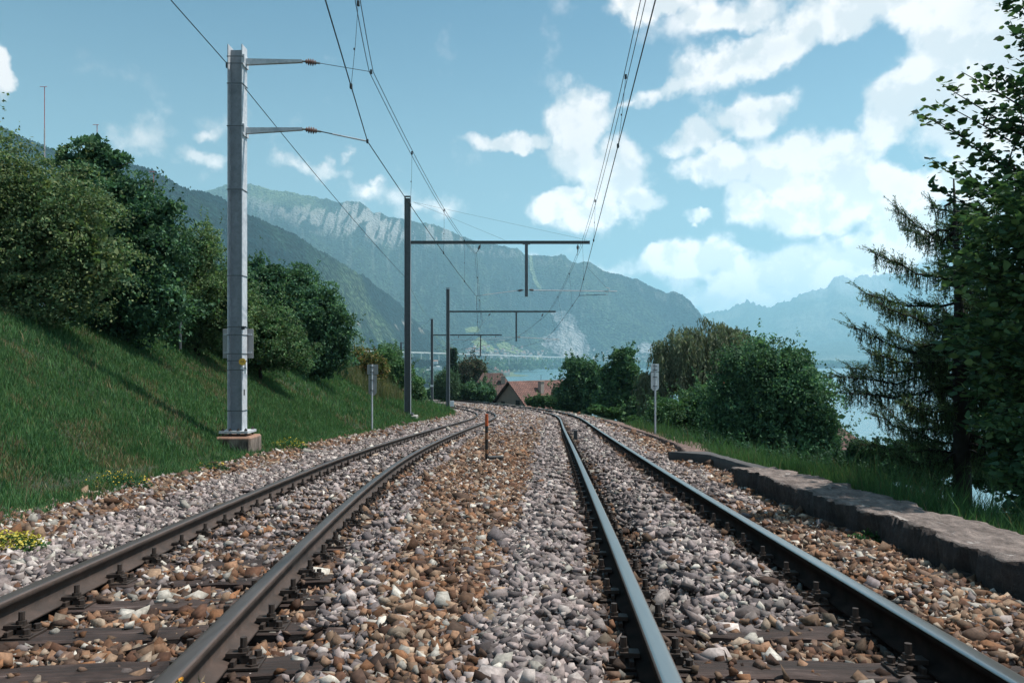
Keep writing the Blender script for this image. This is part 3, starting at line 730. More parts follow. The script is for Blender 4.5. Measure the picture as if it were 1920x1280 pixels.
# finer head: rounded shoulders
HEAD = [(.0355, -.008), (.030, -.0015), (.018, 0), (-.018, 0), (-.030, -.0015), (-.0355, -.008), (-.0345, -.032), (-.009, -.043), (-.009, -.110), (-.058, -.128), (-.060, -.1385), (.060, -.1385), (.058, -.128), (.009, -.110), (.009, -.043), (.0345, -.032)]
HMAT = [1, 0, 0, 0, 1, 2, 2, 2, 2, 2, 2, 2, 2, 2, 2, 2]
def rail(Cn, o, head, edge, side, label):
    x, y, th = Cn
    idx = [i for i in range(len(SS)) if (y[i] < 45 and i % 2 == 0) or (y[i] >= 45 and i % 4 == 0)]
    V = []; n = len(HEAD)
    for i in idx:
        cx_, cy_ = x[i]+o*math.cos(th[i]), y[i]-o*math.sin(th[i]); zz = float(zt(cy_)) if i > 2 else ZS[i]
        for (a, h) in HEAD: V.append((cx_+a*math.cos(th[i]), cy_-a*math.sin(th[i]), zz+h))
    Fc = []; mi = []
    for j in range(len(idx)-1):
        for k in range(n):
            Fc.append((j*n+k, (j+1)*n+k, (j+1)*n+(k+1) % n, j*n+(k+1) % n)); mi.append(HMAT[k])
    ob = np_mesh('rail', V, Fc, [head, edge, side], midx=mi, origin=(x[I0]+o, 0, float(ZS[I0])))
    return tag(ob, label, 'rail', 'running rails of the two tracks')
rail(CL, -HG, 'rail_head_worn', 'rail_head_brown', 'rail_side', 'dull brown rail nearest the grass bank, outer rail of the left track')
rail(CL, HG, 'rail_head_worn', 'rail_head_brown', 'rail_side', 'dull brown rail of the left track beside the brown stone strip between tracks')
rail(CR, -HG, 'rail_head_shiny', 'rail_head_brown', 'rail_side_shaded', 'shiny topped rail of the right track beside the brown stone strip between tracks')
rail(CR, HG, 'rail_head_shiny', 'rail_head_shiny', 'rail_side_shaded', 'shiny topped rail nearest the low stone wall, outer rail of the right track')

# ------------------------------------------------------------------ sleepers with their fastenings
def sleeper_mesh(seed):
    m = MB(); r = random.Random(seed); n = 14; L = 1.96; w = .20; h = .14
    vs = []; fs = []
    for i in range(n+1):
        u = -L/2+L*i/n; a = w/2+r.uniform(-.008, .006); b = w/2+r.uniform(-.008, .006)
        t1 = r.uniform(-.008, .004); t2 = r.uniform(-.008, .004); tm = r.uniform(-.004, .004)
        vs += [(u, -a, -h), (u, -a, t1-.006), (u, -a+.012, t1), (u, 0, tm), (u, b-.012, t2), (u, b, t2-.006), (u, b, -h)]
    for i in range(n):
        for k in range(6): fs.append((i*7+k, i*7+7+k, i*7+8+k, i*7+1+k))
    fs += [tuple(range(7)), tuple(range(n*7, n*7+7))[::-1]]
    m.add(vs, fs); return m
def fastening(parent, sx_, full):
    """ribbed baseplate under one rail with its clamp bolts and screws (local coordinates of the sleeper)"""
    mb = MB(); mb.box((sx_, 0, .006), (.34, .15, .012)); mb.box((sx_-.072, 0, .02), (.018, .14, .03)); mb.box((sx_+.072, 0, .02), (.018, .14, .03))
    bp = mb.build('baseplate', 'rail_clip', parent, local=True, bevel=.002); kk = []
    for q in (-1, 1):
        x = sx_+q*.098
        b = MB(); b.box((x-q*.022, 0, .043), (.075, .06, .018)); b.box((x+q*.012, 0, .028), (.03, .06, .03))
        b.tube([(x, 0, .04), (x, 0, .066)], .021, 6); b.tube([(x, 0, .066), (x, 0, .104)], .0135, 8)
        kk.append(b.build('clamp_bolt', 'rail_clip', bp, local=True))
        if full:
            for yy_ in (.045, -.045):
                s = MB(); s.tube([(x+q*.045, yy_, .010), (x+q*.045, yy_, .018), (x+q*.045, yy_, .0181), (x+q*.045, yy_, .04)], [.026, .026, .015, .015], 6)
                kk.append(s.build('sleeper_screw', 'rail_clip', bp, local=True))
    return kids(bp, kk)
protos = []
ORD = ['', 'first', 'second', 'third', 'fourth', 'fifth', 'sixth', 'seventh', 'eighth', 'ninth', 'tenth', 'eleventh', 'twelfth', 'thirteenth', 'fourteenth']
for full, nv in ((True, 5), (False, 2)):
    lst = []
    for i in range(nv):
        o = sleeper_mesh(i+(0 if full else 10)).build('sleeper', 'sleeper_wood')
        kids(o, [fastening(o, -HG, full), fastening(o, HG, full)]); lst.append([o, False])
    protos.append(lst)
for nm, Cn, side in (('L', CL, 'left'), ('R', CR, 'right')):
    x, y, th = Cn; yy = PH[nm]-2*SP; cnt = 0; i = 0
    while yy < 23:
        full = yy < 7
        lst = protos[0 if full else 1]; it = lst[i % len(lst)]
        if not it[1]: o = it[0]; it[1] = True
        else: o = copy_tree(it[0])
        j = int(np.argmin(np.abs(y-yy))); gg = float(np.interp(yy, y[1:], np.diff(ZS)/np.diff(y)))
        o.location = (float(np.interp(yy, y, x)), yy, float(zt(yy))-.152); o.rotation_euler = (math.atan(gg), 0, -float(th[j])+random.uniform(-.012, .012))
        vis = yy > 2.0+(.3 if nm == 'R' else 0.)
        if vis: cnt += 1
        if vis and cnt < (13 if nm == 'L' else 4):
            lab = f'dark weathered timber sleeper under the {side} track, {ORD[cnt]} from the bottom edge of the photo'
        elif not vis: lab = f'dark timber sleeper of the {side} track below the bottom edge of the photo'
        else: lab = f'timber sleeper of the {side} track mostly buried under heaped grey ballast stones'
        tag(o, lab, 'sleeper', f'timber sleepers of the {side} track')
        yy += SP; i += 1

# ------------------------------------------------------------------ walls on the right
def swept_wall(name, y0, y1, n_in, n_out, top, mat, label, cat, seed, step=.07, jit=.02, chunk=.6, base=-.5, blocks=True, nout_var=0.):
    ys = np.arange(y0, y1, step); r = np.random.default_rng(seed)
    prof = []
    K_ = 5
    us = [(0, 0)]+[(0, (k+1)/4) for k in range(4)]+[((k+1)/8, 1) for k in range(8)]+[(1, 1-(k+1)/2) for k in range(2)]
    V = []
    for y in ys:
        ni = np.interp(y, *zip(*n_in)); no = np.interp(y, *zip(*n_out)); tp = np.interp(y, *zip(*top))
        z0 = float(zt(y)); xr = float(xRR(y))
        blk = math.floor(y/chunk); rb = random.Random(int(blk)+seed*100)
        off = rb.uniform(-1, 1)*jit*1.1 if blocks else 0; toff = rb.uniform(-1, 1)*jit*.35 if blocks else 0
        for (u, v) in us:
            w_ = (float(vnoise(y*5.5, u*5+v*3.3, seed))-.5)*jit*2.0+(float(vnoise(y*13, u*9+v*7, seed+3))-.5)*jit*.9+(float(vnoise(y*41, u*19+v*17, seed+6))-.5)*jit*.5
            edge = 0
            x_ = xr+ni+(no-ni)*u+(off+w_*1.3 if u < .5 else -off*.5+w_)*(1 if u in (0, 1) else .0)
            if u == 0: x_ += .03*(1-v)
            V.append((x_, y, z0+base+(tp-base)*v+(toff+w_*.55+edge if v > .8 else 0)))
    n = len(us); Fc = grid_faces(len(ys), n)[:, ::-1]
    caps = [tuple(range(n)), ]
    o = np_mesh(name, V, Fc, mat, origin=(float(xRR(y0)+n_in[0][1]), y0, float(zt(y0))-.17))
    me = o.data; bm = bmesh.new(); bm.from_mesh(me); bm.verts.ensure_lookup_table()
    for a in (0, len(ys)-1):
        try: bm.faces.new([bm.verts[a*n+k] for k in range(n)])
        except ValueError: pass
    bmesh.ops.recalc_face_normals(bm, faces=bm.faces); bm.to_mesh(me); bm.free()
    return tag(o, label, cat)
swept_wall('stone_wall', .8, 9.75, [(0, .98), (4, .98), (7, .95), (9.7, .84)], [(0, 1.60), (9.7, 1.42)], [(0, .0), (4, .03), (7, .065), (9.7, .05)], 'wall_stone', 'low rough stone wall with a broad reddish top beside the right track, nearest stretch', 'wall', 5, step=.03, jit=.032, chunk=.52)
swept_wall('concrete_kerb', 9.80, 13.6, [(9.8, 1.22), (12.6, 1.20), (13.0, 1.0), (13.6, .62)], [(9.8, 1.42), (13.6, 1.36)], [(9.8, .03), (13.6, .0)], 'concrete_dark', 'smooth dark concrete kerb set back behind the end of the rough stone wall', 'kerb', 6, jit=.006, blocks=False)
swept_wall('coping_wall', 13.65, 36., [(13.6, 1.0), (17, 1.35), (21, 1.38), (32, 1.08), (36, 1.0)], [(13.6, 1.5), (17, 1.95), (21, 1.95), (32, 1.5), (36, 1.3)], [(13.6, -.05), (21, -.07), (36, -.06)], 'coping_brick', 'thin reddish brown coping of the retaining wall running on past the white signal board', 'wall', 7, jit=.012, chunk=.45)

# ------------------------------------------------------------------ overhead line masts
def hbeam(m, x, y, z0, z1, w=.26, d=.24, tf=.016, tw=.011, mi=0):
    """upright H section, web facing the track direction, flanges left and right"""
    m.box((x-w/2+tf/2, y, (z0+z1)/2), (tf, d, z1-z0), mi); m.box((x+w/2-tf/2, y, (z0+z1)/2), (tf, d, z1-z0), mi)
    m.box((x, y, (z0+z1)/2-.03), (w-2*tf-.001, tw, z1-z0-.06), mi+1)
def insulator(p, q, parent, name='insulator', rr=.055):
    p = Vector(p); q = Vector(q); m = MB(); L = (q-p).length; u = (q-p)/L
    m.tube([p, p+u*L*.22], .018, 8, 1); m.tube([q-u*L*.22, q], .018, 8, 1)
    a = p+u*L*.2; n = 5
    for k in range(n):
        c = a+u*(L*.6)*(k+.5)/n
        rad = rr*(.75 if k in (0, n-1) else 1.)
        m.tube([c-u*L*.045, c-u*L*.01, c+u*L*.05], [rad*.45, rad, rad*.4], 12, 0)
    m.tube([a, a+u*L*.6], rr*.38, 10, 0)
    return m.build(name, ['porcelain', 'insulator_end'], parent, smooth=False)
def wire(pts, r, name, parent, n=5, mat='wire_metal'):
    return MB().tube(pts, r, n).build(name, mat, parent)
def clamp(p, parent, s=.05):
    m = MB(); m.box(p, (s*.7, s, s*1.4)); return m.build('clamp', 'wire_metal', parent, bevel=.004)

Y1 = 13.1
p0 = W(445, 806, Y1); x1, zb1, zt1 = p0[0], p0[2], W(445, 88, Y1)[2]
mast = empty('catenary_mast', (x1, Y1, zb1-.38), 'tall galvanised steel mast with two bracket arms on a rusty concrete block, nearest mast', 'mast', 'overhead line masts')
m = MB(); hbeam(m, x1, Y1, zb1, zt1); m.build('pole', ['galvanised', 'galvanised_shaded'], mast)
m = MB(); m.box((x1+.02, Y1, zb1-.30), (.62, .60, .42)); fo = m.build('foundation', 'stained_concrete', mast, bevel=.03)
m = MB(); m.box((x1+.01, Y1, zb1-.02), (.50, .44, .04)); m.build('base_plate', 'galvanised', mast)
for a in (-.2, -.07, .07, .2):
    for b in (-.17, .17):
        m = MB(); m.tube([(x1+.01+a, Y1+b, zb1-.14), (x1+.01+a, Y1+b, zb1+.045)], .014, 6)
        m.tube([(x1+.01+a, Y1+b, zb1-.065), (x1+.01+a, Y1+b, zb1-.042)], .026, 6); m.tube([(x1+.01+a, Y1+b, zb1+.002), (x1+.01+a, Y1+b, zb1+.028)], .027, 6)
        m.build('anchor_bolt', 'rusty_steel', mast)
def band(z, parent, x=x1, y=Y1, w=.26, d=.24, h=.014):
    m = MB()
    m.box((x, y-d/2-.006, z), (w+.012, .006, h)); m.box((x, y+d/2+.006, z), (w+.012, .006, h))
    m.box((x-w/2-.006, y, z), (.006, d+.018, h)); m.box((x+w/2+.006, y, z), (.006, d+.018, h))
    return m.build('strap', 'galvanised_dark', parent)
for py in (111, 124, 161, 240, 358, 518, 613, 628, 663, 676, 693, 769): band(W(0, py, Y1)[2], mast)
for nm, (ax, ay), (ex, ey), (ix, iy), (wx, wy) in (('upper', (459, 117), (567, 115), (600, 119), (696, 135)), ('lower', (459, 246), (567, 242), (602, 247), (689, 265))):
    a = W(ax, ay, Y1); e = W(ex, ey, Y1); i_ = W(ix, iy, Y1); w_ = W(wx, wy, Y1)
    m = MB(); h0, h1 = .055, .022
    m.prism([(a[0], Y1-.035, a[2]-h0), (a[0], Y1-.035, a[2]+h0), (e[0], Y1-.02, e[2]+h1), (e[0], Y1-.02, e[2]-h1)], (0, 0, 0), (0, .06, 0))
    m.box((a[0]+.015, Y1, a[2]), (.03, .22, .2))
    m.tube([(a[0]+.01, Y1-.12, a[2]-.06), (a[0]+.05, Y1-.12, a[2]-.13)], .012, 6)
    arm = m.build('bracket_arm', 'galvanised', mast)
    insulator(e-np.array([.01, 0, 0]), i_, arm, rr=.062)
    if nm == 'upper':
        wire([i_, w_], .0055, 'stay', arm)
    else:
        wire([i_, i_+(w_-i_)*.25], .010, 'stay', arm); wire([i_+(w_-i_)*.25, w_], .014, 'steady_arm', arm, 8, 'galvanised')
    clamp(w_, arm, .05)
# plates and brackets fixed to the first mast
m = MB(); c_ = W(446.5, 644, Y1+.16); m.box((c_[0], Y1+.16, c_[2]), (.545, .008, .52)); sg = m.build('sign_panel', 'sign_grey', mast, bevel=.003)
for q in (-.16, .16): m = MB(); m.box((c_[0], Y1+.145, c_[2]+q), (.5, .02, .03)); m.build('mounting_bar', 'galvanised', sg)
c_ = W(454, 678, Y1-.13)
m = MB(); m.tube([(c_[0]+.01, Y1-.150, c_[2]), (c_[0]+.01, Y1-.144, c_[2])], .062, 20); yp = m.build('number_plate', 'sign_yellow', mast)
m = MB()
m.box((c_[0]+.01, Y1-.1515, c_[2]), (.07, .001, .006)); m.box((c_[0]+.028, Y1-.1515, c_[2]+.012), (.005, .001, .03)); m.box((c_[0]-.008, Y1-.1515, c_[2]+.014), (.005, .001, .022))
m.build('marking', 'plate_dark', yp)
a = W(463, 690, Y1); m = MB(); m.box((a[0]-.02, Y1-.1, a[2]), (.10, .03, .025)); m.box((a[0]+.01, Y1-.1, a[2]), (.03, .03, .20)); m.box((a[0]-.02, Y1-.1, a[2]+.09), (.06, .03, .022)); m.build('bracket', 'sign_white', mast)
a = W(454, 735, Y1); m = MB(); m.box((x1+.133, Y1-.03, a[2]), (.006, .05, .10)); m.build('tag_plate', 'plate_dark', mast)
a = W(453, 615, Y1); m = MB(); m.box((x1+.14, Y1-.11, a[2]), (.05, .05, .06)); m.tube([(x1+.14, Y1-.13, a[2]), (x1+.2, Y1-.13, a[2]+.02)], .012, 6); m.build('cable_clip', 'wire_metal', mast)

def portal_mast(px, top, base, Y, beam, droppx, drop, reg, ins, label, w=.26, steadies=(), stays=(), plate=False, board=False):
    """mast with a cantilever beam over both tracks, a drop post and registration arms; all in one plane across the track"""
    b = W(px, base, Y); t = W(px, top, Y); x = b[0]
    ms = empty('catenary_mast', (x, Y, b[2]-.5), label, 'mast', 'overhead line masts')
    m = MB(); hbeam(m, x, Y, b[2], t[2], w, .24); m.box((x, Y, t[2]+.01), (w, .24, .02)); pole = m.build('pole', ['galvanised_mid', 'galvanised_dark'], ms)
    m = MB(); m.box((x+.1, Y, b[2]-.32), (.62, .6, .5)); m.build('foundation', 'concrete', ms, bevel=.03)
    m = MB(); m.box((x, Y, b[2]-.02), (.5, .44, .04))
    for q in (-.18, .18):
        m.tube([(x+q, Y-.15, b[2]-.09), (x+q, Y-.15, b[2]+.06)], .02, 6); m.tube([(x+q, Y+.15, b[2]-.09), (x+q, Y+.15, b[2]+.06)], .02, 6)
    m.build('base_plate', 'galvanised_dark', ms)
    a = W(px, beam[1], Y); e = W(beam[0], beam[1], Y); m = MB(); L = e[0]-x-w/2
    for z in (-.055, .055): m.box((x+w/2+L/2, Y, a[2]+z), (L, .12, .014))
    m.box((x+w/2+L/2, Y, a[2]), (L, .012, .10)); bm_ = m.build('beam', 'galvanised_dark', ms)
    d0 = W(droppx, drop[0], Y); d1 = W(droppx, drop[1], Y)
    m = MB(); m.box((d0[0], Y, (a[2]-.07+d1[2])/2), (.13, .13, a[2]-.07-d1[2])); m.box((d0[0], Y, a[2]-.075), (.32, .14, .02)); m.build('drop_post', 'galvanised_dark', ms)
    for (pts, r, nm) in reg: wire([W(u, v, Y) for u, v in pts], r, nm, ms, 6, 'galvanised' if r > .012 else 'wire_metal')
    for (u0, v0, u1, v1) in ins: insulator(W(u0, v0, Y), W(u1, v1, Y), ms, rr=.07)
    for (u0, v0, u1, v1) in stays: wire([W(u0, v0, Y), W(u1, v1, Y)], .004, 'stay_wire', ms)
    if plate:
        p = W(px, 723, Y); m = MB(); m.box((p[0], Y-.14, p[2]), (.34, .01, .2)); m.build('number_plate', 'sign_white', ms)
    if board:
        p = W(848, 756, Y); m = MB(); m.box((p[0], Y-.2, p[2]), (.3, .02, .42)); m.build('equipment_box', 'sign_white', ms, bevel=.01)
    return ms
Y2, Y3, Y4, Y5 = 31.8, 56.5, 79.0, 116.0
portal_mast(764.5, 369, 775, Y2, (1106, 454.5), 987, (458, 556),
            [([(996, 544), (1157, 546)], .022, 'registration_arm'), ([(976, 544), (905, 553)], .014, 'registration_arm'), ([(905, 553), (893, 555)], .008, 'steady_arm'), ([(1136, 552), (1086, 554)], .012, 'steady_arm'),
             ([(1133, 546), (1140, 548), (1139, 553), (1133, 553)], .014, 'hook'), ([(1143, 546), (1142, 540), (1137, 539)], .014, 'hook'), ([(1137, 539), (1100, 500)], .005, 'stay_wire'), ([(896, 470), (892, 476)], .012, 'hanger'), ([(1083, 470), (1082, 479)], .012, 'hanger')],
            [(901, 458, 896, 470), (1083.5, 458, 1083, 470), (969, 545, 982, 543.5), (991, 543.5, 1003, 544)],
            'dark steel mast with a beam over both tracks, second mast along the bank', stays=[(775, 379, 1100, 450), (775, 379, 946, 450)])
portal_mast(840, 540, 768, Y3, (1042, 584), 968, (586, 640),
            [([(972, 632), (1048, 636)], .024, 'registration_arm'), ([(1046, 636), (1024, 640)], .014, 'steady_arm'), ([(1044, 634), (1049, 637), (1046, 641)], .018, 'hook'), ([(915, 592), (905, 606)], .014, 'hanger'), ([(1015, 594), (1012, 600)], .014, 'hanger'), ([(964, 632), (897, 635)], .014, 'registration_arm')],
            [(920, 587, 915, 592.5), (1019, 587, 1015, 594), (969, 632, 977, 632.3)],
            'dark mast with a beam over the curve and a white box at its foot', board=True)
portal_mast(810, 597, 752, Y4, (941, 628), 901, (629, 668),
            [([(845, 637), (947, 637.5)], .026, 'registration_arm'), ([(932, 638), (926, 648)], .016, 'hanger')],
            [(860, 629, 859, 634), (930, 629, 929, 634)],
            'dark steel mast with a white plate, half hidden beyond the mast with the white box', plate=True)
x5 = W(752, 700, Y5)
m5 = empty('catenary_mast', (x5[0], Y5, x5[2]-3), 'farthest dark mast showing thinly just left of the second mast', 'mast', 'overhead line masts')
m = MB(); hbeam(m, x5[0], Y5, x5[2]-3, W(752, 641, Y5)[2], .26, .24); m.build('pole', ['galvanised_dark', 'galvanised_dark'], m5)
m = MB(); m.box((x5[0]+.35, Y5, W(752, 643, Y5)[2]), (.5, .05, .06)); m.build('bracket_arm', 'galvanised_dark', m5)
m = MB(); m.box((x5[0], Y5, x5[2]-3.2), (.6, .6, .6)); m.build('foundation', 'concrete', m5, bevel=.02)

# ------------------------------------------------------------------ overhead lines
def sagged(a, b, sag, n=14):
    a = np.array(a); b = np.array(b); t = np.linspace(0, 1, n)[:, None]
    p = a+(b-a)*t; p[:, 2] -= (4*sag*t*(1-t))[:, 0]; return p
def span_line(pts, sags):
    out = []
    for i in range(len(pts)-1):
        s = sagged(pts[i], pts[i+1], sags[i]); out.append(s if i == 0 else s[1:])
    return np.concatenate(out)
def at_y(P, y): return np.array([np.interp(y, P[:, 1], P[:, 0]), y, np.interp(y, P[:, 1], P[:, 2])])
def overhead(cpts, mpts, csag, msag, drops, label, gap):
    root = empty('overhead_line', cpts[1], label, 'overhead line', 'overhead lines above the tracks')
    c = span_line(cpts, csag); mm = span_line(mpts, msag)
    wire(c, .0085, 'contact_wire', root)
    for q in (-gap, gap):
        w_ = mm.copy(); w_[:, 0] += q; wire(w_, .0062, 'messenger_wire', root)
    for y in drops:
        a = at_y(mm, y); b = at_y(c, y+ .05)
        d = wire([a, (a+b)/2+np.array([.01, 0, 0]), b], .0035, 'dropper', root)
        for p, s in ((a, .05), (b, .05)): clamp(p, d, s)
        kn = MB(); q = a+(b-a)*.55; kn.box(q, (.022, .022, .03)); kn.build('knot', 'wire_metal', d, bevel=.004)
    return root
Lc = [np.array([-1.75, -8, 3.98]), W(610, 0, 8.0), W(689, 265, Y1), W(893, 555, Y2), W(897, 635, Y3), W(852, 660.6, Y4), W(760, 672, Y5)]
Lm = [np.array([-1.6, -8, 5.35]), W(670.5, 0, 10.35), W(696, 135, Y1), W(892, 476, Y2), W(905, 606, Y3), W(857, 641, Y4), W(765, 655, Y5)]
overhead(Lc, Lm, [.02, 0, .10, .12, .1, .1], [.2, .03, .35, .45, .5, .5], [10.45, 17.0, 22.2, 27.5, 36, 42, 48, 53, 62, 70], 'overhead wires of the left track, leaving the top of the photo beside the nearest mast', .035)
Rc = [np.array([1.05, -8, 4.05]), W(1229, 0, 8.0), W(1086, 554, Y2), W(1024, 636, Y3), W(932, 661, Y4), W(810, 674, Y5)]
Rm = [np.array([1.5, -8, 5.3]), W(1206, 0, 10.35), W(1082, 479, Y2), W(1012, 600, Y3), W(927, 641, Y4), W(812, 656, Y5)]
overhead(Rc, Rm, [.02, 0.02, .10, .1, .1], [.2, .42, .5, .5, .5], [12.6, 20.3, 27.2, 35, 41, 47, 62, 70], 'overhead wires of the right track, leaving the top of the photo over the shiny rails', .035)
fw = empty('feeder_wire', W(428, 122, Y1), 'single dark wire slung along the left side of the masts past the nearest mast', 'wire')
wire(span_line([np.array([-4.75, -8, 5.2]), W(320, 0, 10.7), W(428, 122, Y1)], [.05, 0]), .008, 'wire', fw)
clamp(W(427, 123, Y1), fw, .07)
wire(span_line([W(459, 165, Y1), W(760, 520, Y2), W(808, 597, Y4), W(752, 642, Y5)], [.10, .35, .3]), .0075, 'wire', fw)

# ------------------------------------------------------------------ signs and small lineside things
def signal_board(px, Y, base, top, panels, mat, post, label):
    b = W(px, base, Y); x = b[0]
    root = empty('signal_board', b, label, 'signal board', 'signal boards seen from behind')
    m = MB(); m.tube([(x, Y, b[2]-.15), (x, Y, W(px, top, Y)[2])], .027, 8); m.build('post', post, root)
    for (l, t, r, bt, ch) in panels:
        A = W(l, t, Y); B = W(r, bt, Y); c = ch*(B[0]-A[0]); y = Y+.035
        poly = [(A[0]+(c if False else 0), y, A[2]), (B[0], y, A[2]), (B[0], y, B[2]+c), (B[0]-c, y, B[2]), (A[0]+c, y, B[2]), (A[0], y, B[2]+c)]
        m = MB(); m.prism(poly, (0, 0, 0), (0, .004, 0)); pn = m.build('panel', mat, root)
        for f in (.25, .75):
            z = A[2]+(B[2]-A[2])*f; k = MB(); k.box((x, Y, z), (.11, .062, .02)); k.build('clamp', 'galvanised_dark', pn)
    return root
signal_board(697.5, 22.0, 806, 683, [(688, 683, 708.5, 702, .06), (690.5, 703, 706, 741, .28)], 'sign_grey', 'galvanised', 'grey backed signal board on a thin post in the grass bank')
signal_board(1228.5, 21.5, 808, 682, [(1221, 682, 1236, 697, .06), (1221, 698, 1236, 732, .28)], 'sign_white', 'galvanised', 'white signal board on a thin post by the wall right of the tracks')
b = W(912.5, 856, 13.0)
mp = empty('marker_post', b, 'thin orange and black banded marker post standing between the two tracks', 'marker post')
for (v0, v1, c) in ((866, 850, 'black_paint'), (850, 842, 'orange_faded'), (842, 823, 'black_paint'), (823, 811, 'orange_faded'), (811, 798, 'black_paint'), (798, 776, 'orange_paint')):
    z0, z1 = W(0, v0, 13.0)[2], W(0, v1, 13.0)[2]
    MB().tube([(b[0], 13.0, z0), (b[0], 13.0, z1)], .029, 12).build('band', c, mp)
s_ = W(930, 857, 13.0); m = MB(); m.box((s_[0], 13.0, s_[2]-.01), (.26, .16, .06), rz=.1)
tag(m.build('concrete_slab', 'concrete_dark', origin=s_, bevel=.006), 'small flat grey slab lying in the stones beside the banded post', 'slab')
s_ = W(1079, 822, 18.5); m = MB(); m.box((s_[0], 18.5, s_[2]+.09), (.085, .09, .2)); m.box((s_[0], 18.5, s_[2]+.2), (.10, .10, .02)); m.box((s_[0]+.25, 18.5, s_[2]+.02), (.5, .04, .02))
tag(m.build('track_device', 'plate_dark', origin=s_, bevel=.006), 'small black device standing between the rails of the right track', 'track device')
f_ = [(xRR(5.0)+.70, 5.1, 0), (xRR(4.2)+.85, 4.3, 0)]
for i, (fx, fy, _) in enumerate(f_):
    z = float(bed(fx, fy)); m = MB(); m.box((fx, fy, z+.01), (.48, .22, .05), rz=.35+i*.1)
    tag(m.build('timber_board', 'sleeper_wood', origin=(fx, fy, z), bevel=.008), ['flat weathered board lying in the stones beside the rough wall', 'weathered board at the photo edge, lying nearest along the rough wall'][i], 'board', 'old boards beside the wall')
fpz = W(338, 622, 17.5)
m = MB(); m.tube([(fpz[0], 17.5, fpz[2]-.4), (fpz[0], 17.5, W(0, 588, 17.5)[2])], .03, 6); tag(m.build('fence_post', 'galvanised_dark', origin=fpz), 'thin grey post at the foot of the hedge above the grass bank', 'fence post')
def antenna(px, top, base, Y, bars, label):
    b = W(px, base, Y); t = W(px, top, Y); zg = float(terrain(b[0], Y))
    root = empty('antenna_mast', (b[0], Y, min(zg, b[2]-1)), label, 'antenna mast', 'antenna masts behind the hedge')
    m = MB(); m.tube([(b[0], Y, min(zg, b[2]-1)), (b[0], Y, b[2]+(t[2]-b[2])*.5)], .028, 6); m.build('pole', 'antenna_metal', root)
    m = MB(); m.tube([(b[0], Y, b[2]+(t[2]-b[2])*.5), (b[0], Y, t[2])], .016, 6); m.build('tip', 'antenna_red', root)
    for (v, l, r) in bars:
        z = W(0, v, Y)[2]; m = MB(); m.tube([(W(l, 0, Y)[0], Y, z), (W(r, 0, Y)[0], Y, z)], .014, 5); m.build('crossbar', 'antenna_red', root)
antenna(83.5, 163, 320, 34, [(163, 75, 88)], 'tallest thin antenna mast rising above the hedge')
antenna(182, 234, 320, 36, [(234, 174, 185)], 'thin antenna mast with a short top bar beside the tall dark bush')
antenna(172.5, 255, 300, 40, [(256, 160, 178)], 'short antenna with a crossbar close behind the thin mast above the hedge')
antenna(288, 322, 370, 42, [(322, 280, 292)], 'reddish antenna mast showing faintly beyond the right end of the tall dark bush')

# ------------------------------------------------------------------ vegetation
def unit(v): return v/np.maximum(np.linalg.norm(v, axis=-1, keepdims=True), 1e-9)
def leaf_quads(P, size, r, aspect=.55, up=.3, col=None, droop=0., dirs=None):
    n = len(P)
    nrm = unit(r.normal(size=(n, 3))+np.array([0, 0, up]))
    if dirs is None:
        d = unit(np.cross(nrm, r.normal(size=(n, 3)))); d = unit(d+np.array([0, 0, -droop]))
    else: d = unit(dirs)
    w = unit(np.cross(nrm, d)); nn = np.cross(d, w)
    s = (size*np.exp(r.normal(0, .22, n)))[:, None]
    a = P; b = P+d*s*.45+w*s*aspect*.5+nn*s*.10; c = P+d*s; e = P+d*s*.45-w*s*aspect*.5+nn*s*.10
    V = np.stack([a, b, c, e], 1).reshape(-1, 3)
    return V, np.arange(n*4).reshape(n, 4), np.repeat(col, 4, 0)
def palette(n, r, cols, var=.3, w=None):
    cols = np.array(cols); i = r.choice(len(cols), n, p=w)
    return cols[i]*r.uniform(1-var, 1+var, (n, 1))
def blob_points(blobs, n, r, clumps, csize, sprigs=.12):
    """clumped points in a union of ellipsoids (cx,cy,cz,rx,ry,rz): small leafy domes spread over the surfaces, gaps between them, and sprigs that stick out"""
    B = np.array(blobs, float); area = (B[:, 3]*B[:, 4]*B[:, 5])**(2/3); pr = area/area.sum()
    if not clumps: clumps = int(np.clip((4*math.pi*area).sum()/(math.pi*csize**2)*1.25, 40, 2600))
    i = r.choice(len(B), clumps, p=pr); u = unit(r.normal(size=(clumps, 3)))
    rad = np.where(r.random(clumps) < .86, r.uniform(.84, 1.05, clumps), r.uniform(.4, .84, clumps))
    Cn = B[i, :3]+u*rad[:, None]*B[i, 3:]
    j = r.integers(0, clumps, n)
    cs = np.minimum(csize*np.exp(r.normal(0, .38, clumps)), B[i, 3:].min(1)*.9)
    v = unit(r.normal(size=(n, 3))+u[j]*.45+np.array([0, 0, .75]))
    P = Cn[j]+v*(cs[j]*r.uniform(.45, 1.0, n)**.5)[:, None]*np.array([1.1, 1.1, .75])
    m = int(n*sprigs)
    if m:
        q = r.choice(clumps, max(6, m//26)); k = r.integers(0, len(q), m); d = unit(u[q]*.7+r.normal(0, .35, (len(q), 3))+np.array([0, 0, .75]))
        t = r.random(m)**.8*(cs[q]*r.uniform(1.3, 2.9, len(q)))[k]
        P[:m] = Cn[q][k]+d[k]*t[:, None]+r.normal(0, .035, (m, 3))*csize*2.2*(1-.5*r.random((m, 1))); j[:m] = q[k]
    return P, Cn, j
def px_blobs(lst, Y, depth=1.0):
    out = []
    for b in lst:
        px, py, rp = b[:3]; dy = b[3] if len(b) > 3 else 0; ry_ = b[4] if len(b) > 4 else rp
        p = W(px, py, Y+dy); rr = rp/F*(Y+dy); rz = ry_/F*(Y+dy)
        out.append((p[0], p[1], p[2], rr, max(rr, rz)*depth, rz))
    return out
